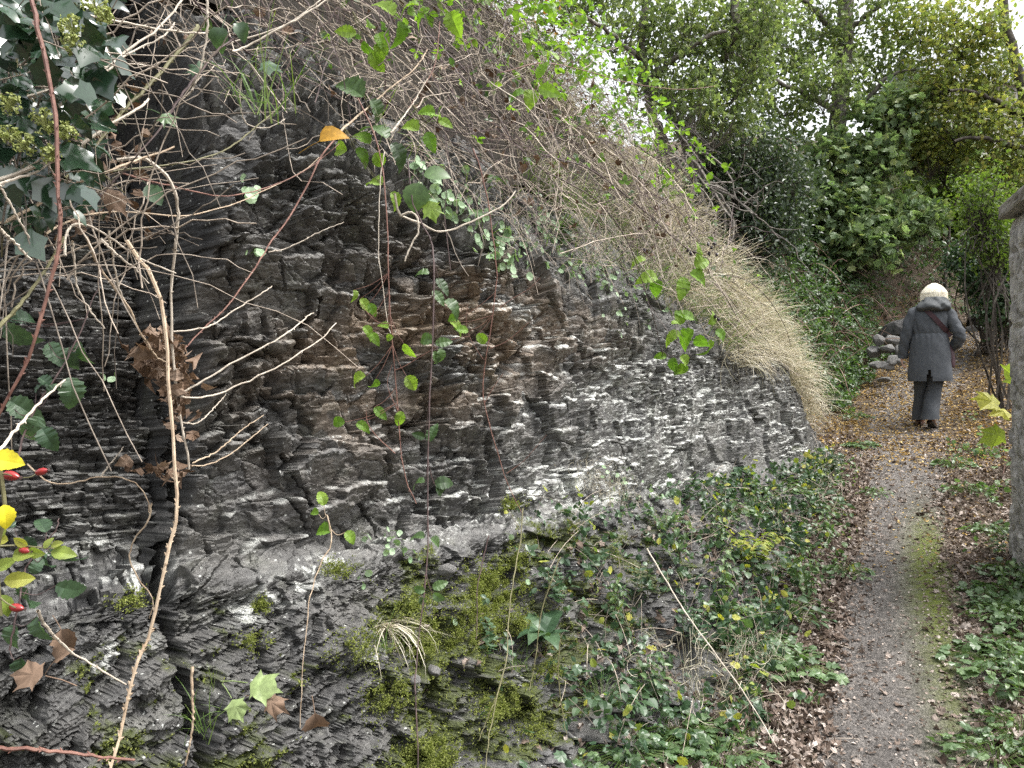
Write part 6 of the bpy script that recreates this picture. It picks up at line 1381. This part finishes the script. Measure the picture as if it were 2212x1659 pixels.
def coat_fold(a, z):
    back = math.exp(-((a-1.5*math.pi)/1.1)**2)
    f = 1+.06*nz1(a, z, 5)+.03*nz1(a*2.3, z*2.2, 15)
    g = math.exp(-((z-1.09)/.10)**2); f += .035*math.sin(a*17+8*nz1(a, z, 8))*g*(1 if abs(z-1.09) > .012 else .2)
    f += .045*math.sin(a*9+z*22+6*nz1(a, z*.6, 6))*math.exp(-((z-1.2)/.09)**2)*back                      # slanting creases of the upper back
    f += .018*math.sin(a*5+z*6)*sst(1.0, .6, z)
    if abs(a-1.5*math.pi) < .05: f -= .012*(z < 1.07)
    return f
coat = [(.005, .0, .545, .224, .160), (.005, 0, .60, .228, .162), (.004, 0, .70, .224, .160), (.002, 0, .82, .213, .153), (0, 0, .94, .20, .147), (0, 0, 1.04, .186, .138), (0, .0, 1.085, .168, .124), (0, .0, 1.10, .170, .126), (.002, .005, 1.16, .186, .135), (.006, .01, 1.25, .198, .138), (.012, .02, 1.32, .200, .125), (.018, .03, 1.36, .165, .105), (.028, .045, 1.395, .10, .085), (.035, .055, 1.42, .075, .075)]
V, F, m = loft(coat, 96, coat_fold)
ang = (F[:, 0] % 96)/96*2*math.pi; zz = np.array([V[f[0]][2]-wb[2] for f in F]); wdg = .14*np.clip((.69-zz)/.13, 0, 1)
keep = np.abs(ang-1.5*math.pi+.10) > wdg
MB().add(V, F[keep]).build('coat', M_COAT, t, smooth=True)
def sleeve(pts, rad, seed):
    n = 26; c = smooth_line([Lc(*p) for p in pts], n); r = np.interp(np.linspace(0, 1, n), np.linspace(0, 1, len(rad)), rad); k = 22
    V, F = tubes(c[None], r[None], k); V = V.reshape(n, k, 3); an = np.arange(k)
    for i in range(n):
        for j in range(k):
            V[i, j] += (V[i, j]-c[i])*(.10*math.sin(i*1.5+j*.7+seed)+.12*(float(vn(np.array([j*.5]), np.array([i*.55]), seed)[0])-.5)); 
    return MB().add(V.reshape(-1, 3), F)
sleeve([(-.10, .02, 1.375), (-.165, .0, 1.315), (-.213, -.01, 1.17), (-.24, .0, 1.05), (-.262, .03, .92), (-.268, .05, .815)], [.045, .068, .066, .063, .058, .052], 3).build('sleeve', M_COAT, t, smooth=True)
sleeve([(.12, .03, 1.375), (.185, .005, 1.315), (.24, -.02, 1.18), (.295, -.03, 1.07), (.275, .03, .98), (.225, .10, .93)], [.045, .068, .066, .066, .062, .054], 6).build('sleeve', M_COAT, t, smooth=True)
# hood lying on the shoulders
def hood_fold(a, z): return 1+.24*(nz1(a*1.5, z*3, 12))+.05*math.sin(a*6+z*40)
hood = [(.035, .02, 1.335, .10, .09), (.035, -.005, 1.34, .150, .130), (.04, -.02, 1.37, .168, .150), (.043, -.015, 1.415, .160, .142), (.045, .01, 1.455, .136, .118), (.047, .03, 1.495, .115, .10), (.048, .035, 1.50, .095, .085), (.048, .045, 1.47, .085, .08)]
V, F, m = loft(hood, 64, hood_fold); MB().add(V, F).build('hood', mat_simple('hood_cloth', (.045, .05, .053), (.075, .08, .083), 30, .75, .15, .3), t, smooth=True)
# hair: a bob, cap plus strands
hc = (.05, .09, 1.555)
hair = [(.05, .105, 1.395, .132, .105), (.05, .10, 1.44, .136, .116), (.05, .095, 1.50, .131, .120), (.05, .09, 1.555, .124, .117), (.05, .088, 1.60, .106, .103), (.05, .086, 1.64, .068, .068), (.05, .085, 1.664, .032, .032), (.05, .085, 1.672, .004, .004)]
V, F, m = loft(hair, 64, lambda a, z: 1+.05*nz1(a, z*.3, 4)); fa = (F[:, 0] % 64)/64*2*math.pi; zz = np.array([V[f[0]][2]-wb[2] for f in F])
F = F[~((np.abs(fa-.5*math.pi) < .75) & (zz < 1.56))]                            # face opening at the front
h_ob = MB().add(V, F).build('hair', M_HAIR, t, smooth=True)
mb = MB(); n = 750; a = RNG.uniform(.5*math.pi+.8, 2.5*math.pi-.8, n); q = []
st_ = np.linspace(0, 1, 9)
for k in range(n):
    z = np.interp(st_, [0, .25, .6, 1], [1.668, 1.625, 1.53, 1.405+RNG.uniform(-.025, .02)]); rr = np.interp(z, [1.40, 1.45, 1.50, 1.555, 1.60, 1.64, 1.67], [.122, .137, .138, .134, .108, .072, .015])*RNG.uniform(.99, 1.03); rx = rr; ry = rr*.92
    aa = a[k]+.25*(st_-1)*RNG.normal(); q.append(wb+RT*(.05+rx*np.cos(aa))[:, None]+FW*(.09+ry*np.sin(aa))[:, None]+UPV*z[:, None])
mb.add(*tubes(np.array(q), np.linspace(.0038, .0022, 9)[None], 4)); mb.build('strands', M_HAIR, h_ob)
# trousers
def leg(pts, seed, nm='trouser_leg'):
    V, F, m = loft(pts, 36, lambda a, z: 1+.05*math.sin(z*26+a*2+seed)*sst(.62, .3, z)*.7+.10*nz1(a, z*1.5, seed)); return MB().add(V, F).build(nm, M_TROU, t, smooth=True)
leg([(-.085, .0, .88, .105, .125), (-.085, .02, .74, .10, .115), (-.08, .06, .60, .088, .10), (-.075, .105, .46, .078, .09), (-.085, .14, .32, .074, .086), (-.092, .17, .18, .078, .095), (-.095, .18, .10, .082, .10)], 2)
leg([(.085, .0, .88, .105, .125), (.08, .01, .74, .10, .115), (.065, .015, .60, .090, .10), (.045, .01, .46, .083, .092), (.022, -.03, .32, .084, .09), (.005, -.07, .18, .090, .102), (-.002, -.085, .115, .092, .108)], 5)
def shoe(x, y, z, pitch, yaw):
    n = 15; s = np.linspace(0, 1, n); w_ = np.interp(s, [0, .08, .3, .5, .75, .93, 1], [.018, .032, .034, .036, .046, .034, .008]); hgt = np.interp(s, [0, .1, .28, .45, .7, .92, 1], [.06, .088, .10, .078, .05, .04, .02]); k = 14; an = np.arange(k)*2*math.pi/k
    cp, sp_ = math.cos(pitch), math.sin(pitch); cy, sy = math.cos(yaw), math.sin(yaw)
    def tr(p): 
        l, w2, h = p[..., 0]*.27, p[..., 1], p[..., 2]; l2 = l*cp-h*sp_; h3 = l*sp_+h*cp; return wb+RT*(x+l2*sy+w2*cy)[..., None]+FW*(y+l2*cy-w2*sy)[..., None]+UPV*(z+h3)[..., None]
    U_ = np.stack([np.broadcast_to(s[:, None], (n, k)), w_[:, None]*np.cos(an), .014+hgt[:, None]*(.5+.5*np.sin(an))**.8], -1); F = np.stack([np.arange(n-1)[:, None]*k+np.arange(k), np.arange(n-1)[:, None]*k+(np.arange(k)+1) % k, (np.arange(n-1)[:, None]+1)*k+(np.arange(k)+1) % k, (np.arange(n-1)[:, None]+1)*k+np.arange(k)], -1).reshape(-1, 4)
    sh = MB().add(tr(U_).reshape(-1, 3), F).build('shoe', M_SHOE, t, smooth=True)
    B = np.stack([np.broadcast_to(s[:, None], (n, k)), (w_[:, None]+.004)*np.cos(an), np.broadcast_to(.010+.012*np.sign(np.sin(an))*np.abs(np.sin(an))**.3, (n, k))], -1); MB().add(tr(B).reshape(-1, 3), F).build('sole', M_SOLE, sh, smooth=True)
shoe(-.095, .12, .0, 0, -.05); shoe(-.01, -.15, .085, -.38, .22)
# shoulder bag with strap, hanging in front of the right hip
tb = thing('shoulder_bag', 'dark burgundy strap and bag slung across the back of the person to the right hip', 'bag', Lc(.15, .12, .85), None); M_STRAP = mat_simple('burgundy_strap', (.030, .014, .018), (.055, .025, .032), 40, .6)
def coat_r(z): 
    zs = [r[2] for r in coat]; return np.interp(z, zs, [r[3] for r in coat]), np.interp(z, zs, [r[4] for r in coat])
sx = np.linspace(0, 1, 26); V = []
for q in sx:
    x = -.075+.285*q; z = 1.395-.345*q; rx, ry = coat_r(z); cx = .015*(1-q); xx = np.clip((x-cx)/(rx*1.02), -.985, .985); y = -ry*1.035*math.sqrt(1-xx*xx)-.006+.02*(1-q)
    w_ = .026; V.append([Lc(x-w_*.77, y, z-w_*.64), Lc(x+w_*.77, y, z+w_*.64), Lc(x+w_*.77, y-.004, z+w_*.64), Lc(x-w_*.77, y-.004, z-w_*.64)])
V = np.array(V).reshape(-1, 3); F = [[i*4+a, i*4+(a+1) % 4, i*4+4+(a+1) % 4, i*4+4+a] for i in range(25) for a in range(4)]+[[3, 2, 1, 0], [100, 101, 102, 103]]
MB().add(V, np.array(F)).build('strap', M_STRAP, tb)
V, F, m = loft([(.215, .10, .70, .02, .09), (.215, .10, .71, .045, .12), (.212, .10, .82, .05, .125), (.205, .10, .90, .04, .115), (.2, .10, .96, .018, .09)], 28, lambda a, z: 1); MB().add(V, F).build('bag', M_STRAP, tb, smooth=True)
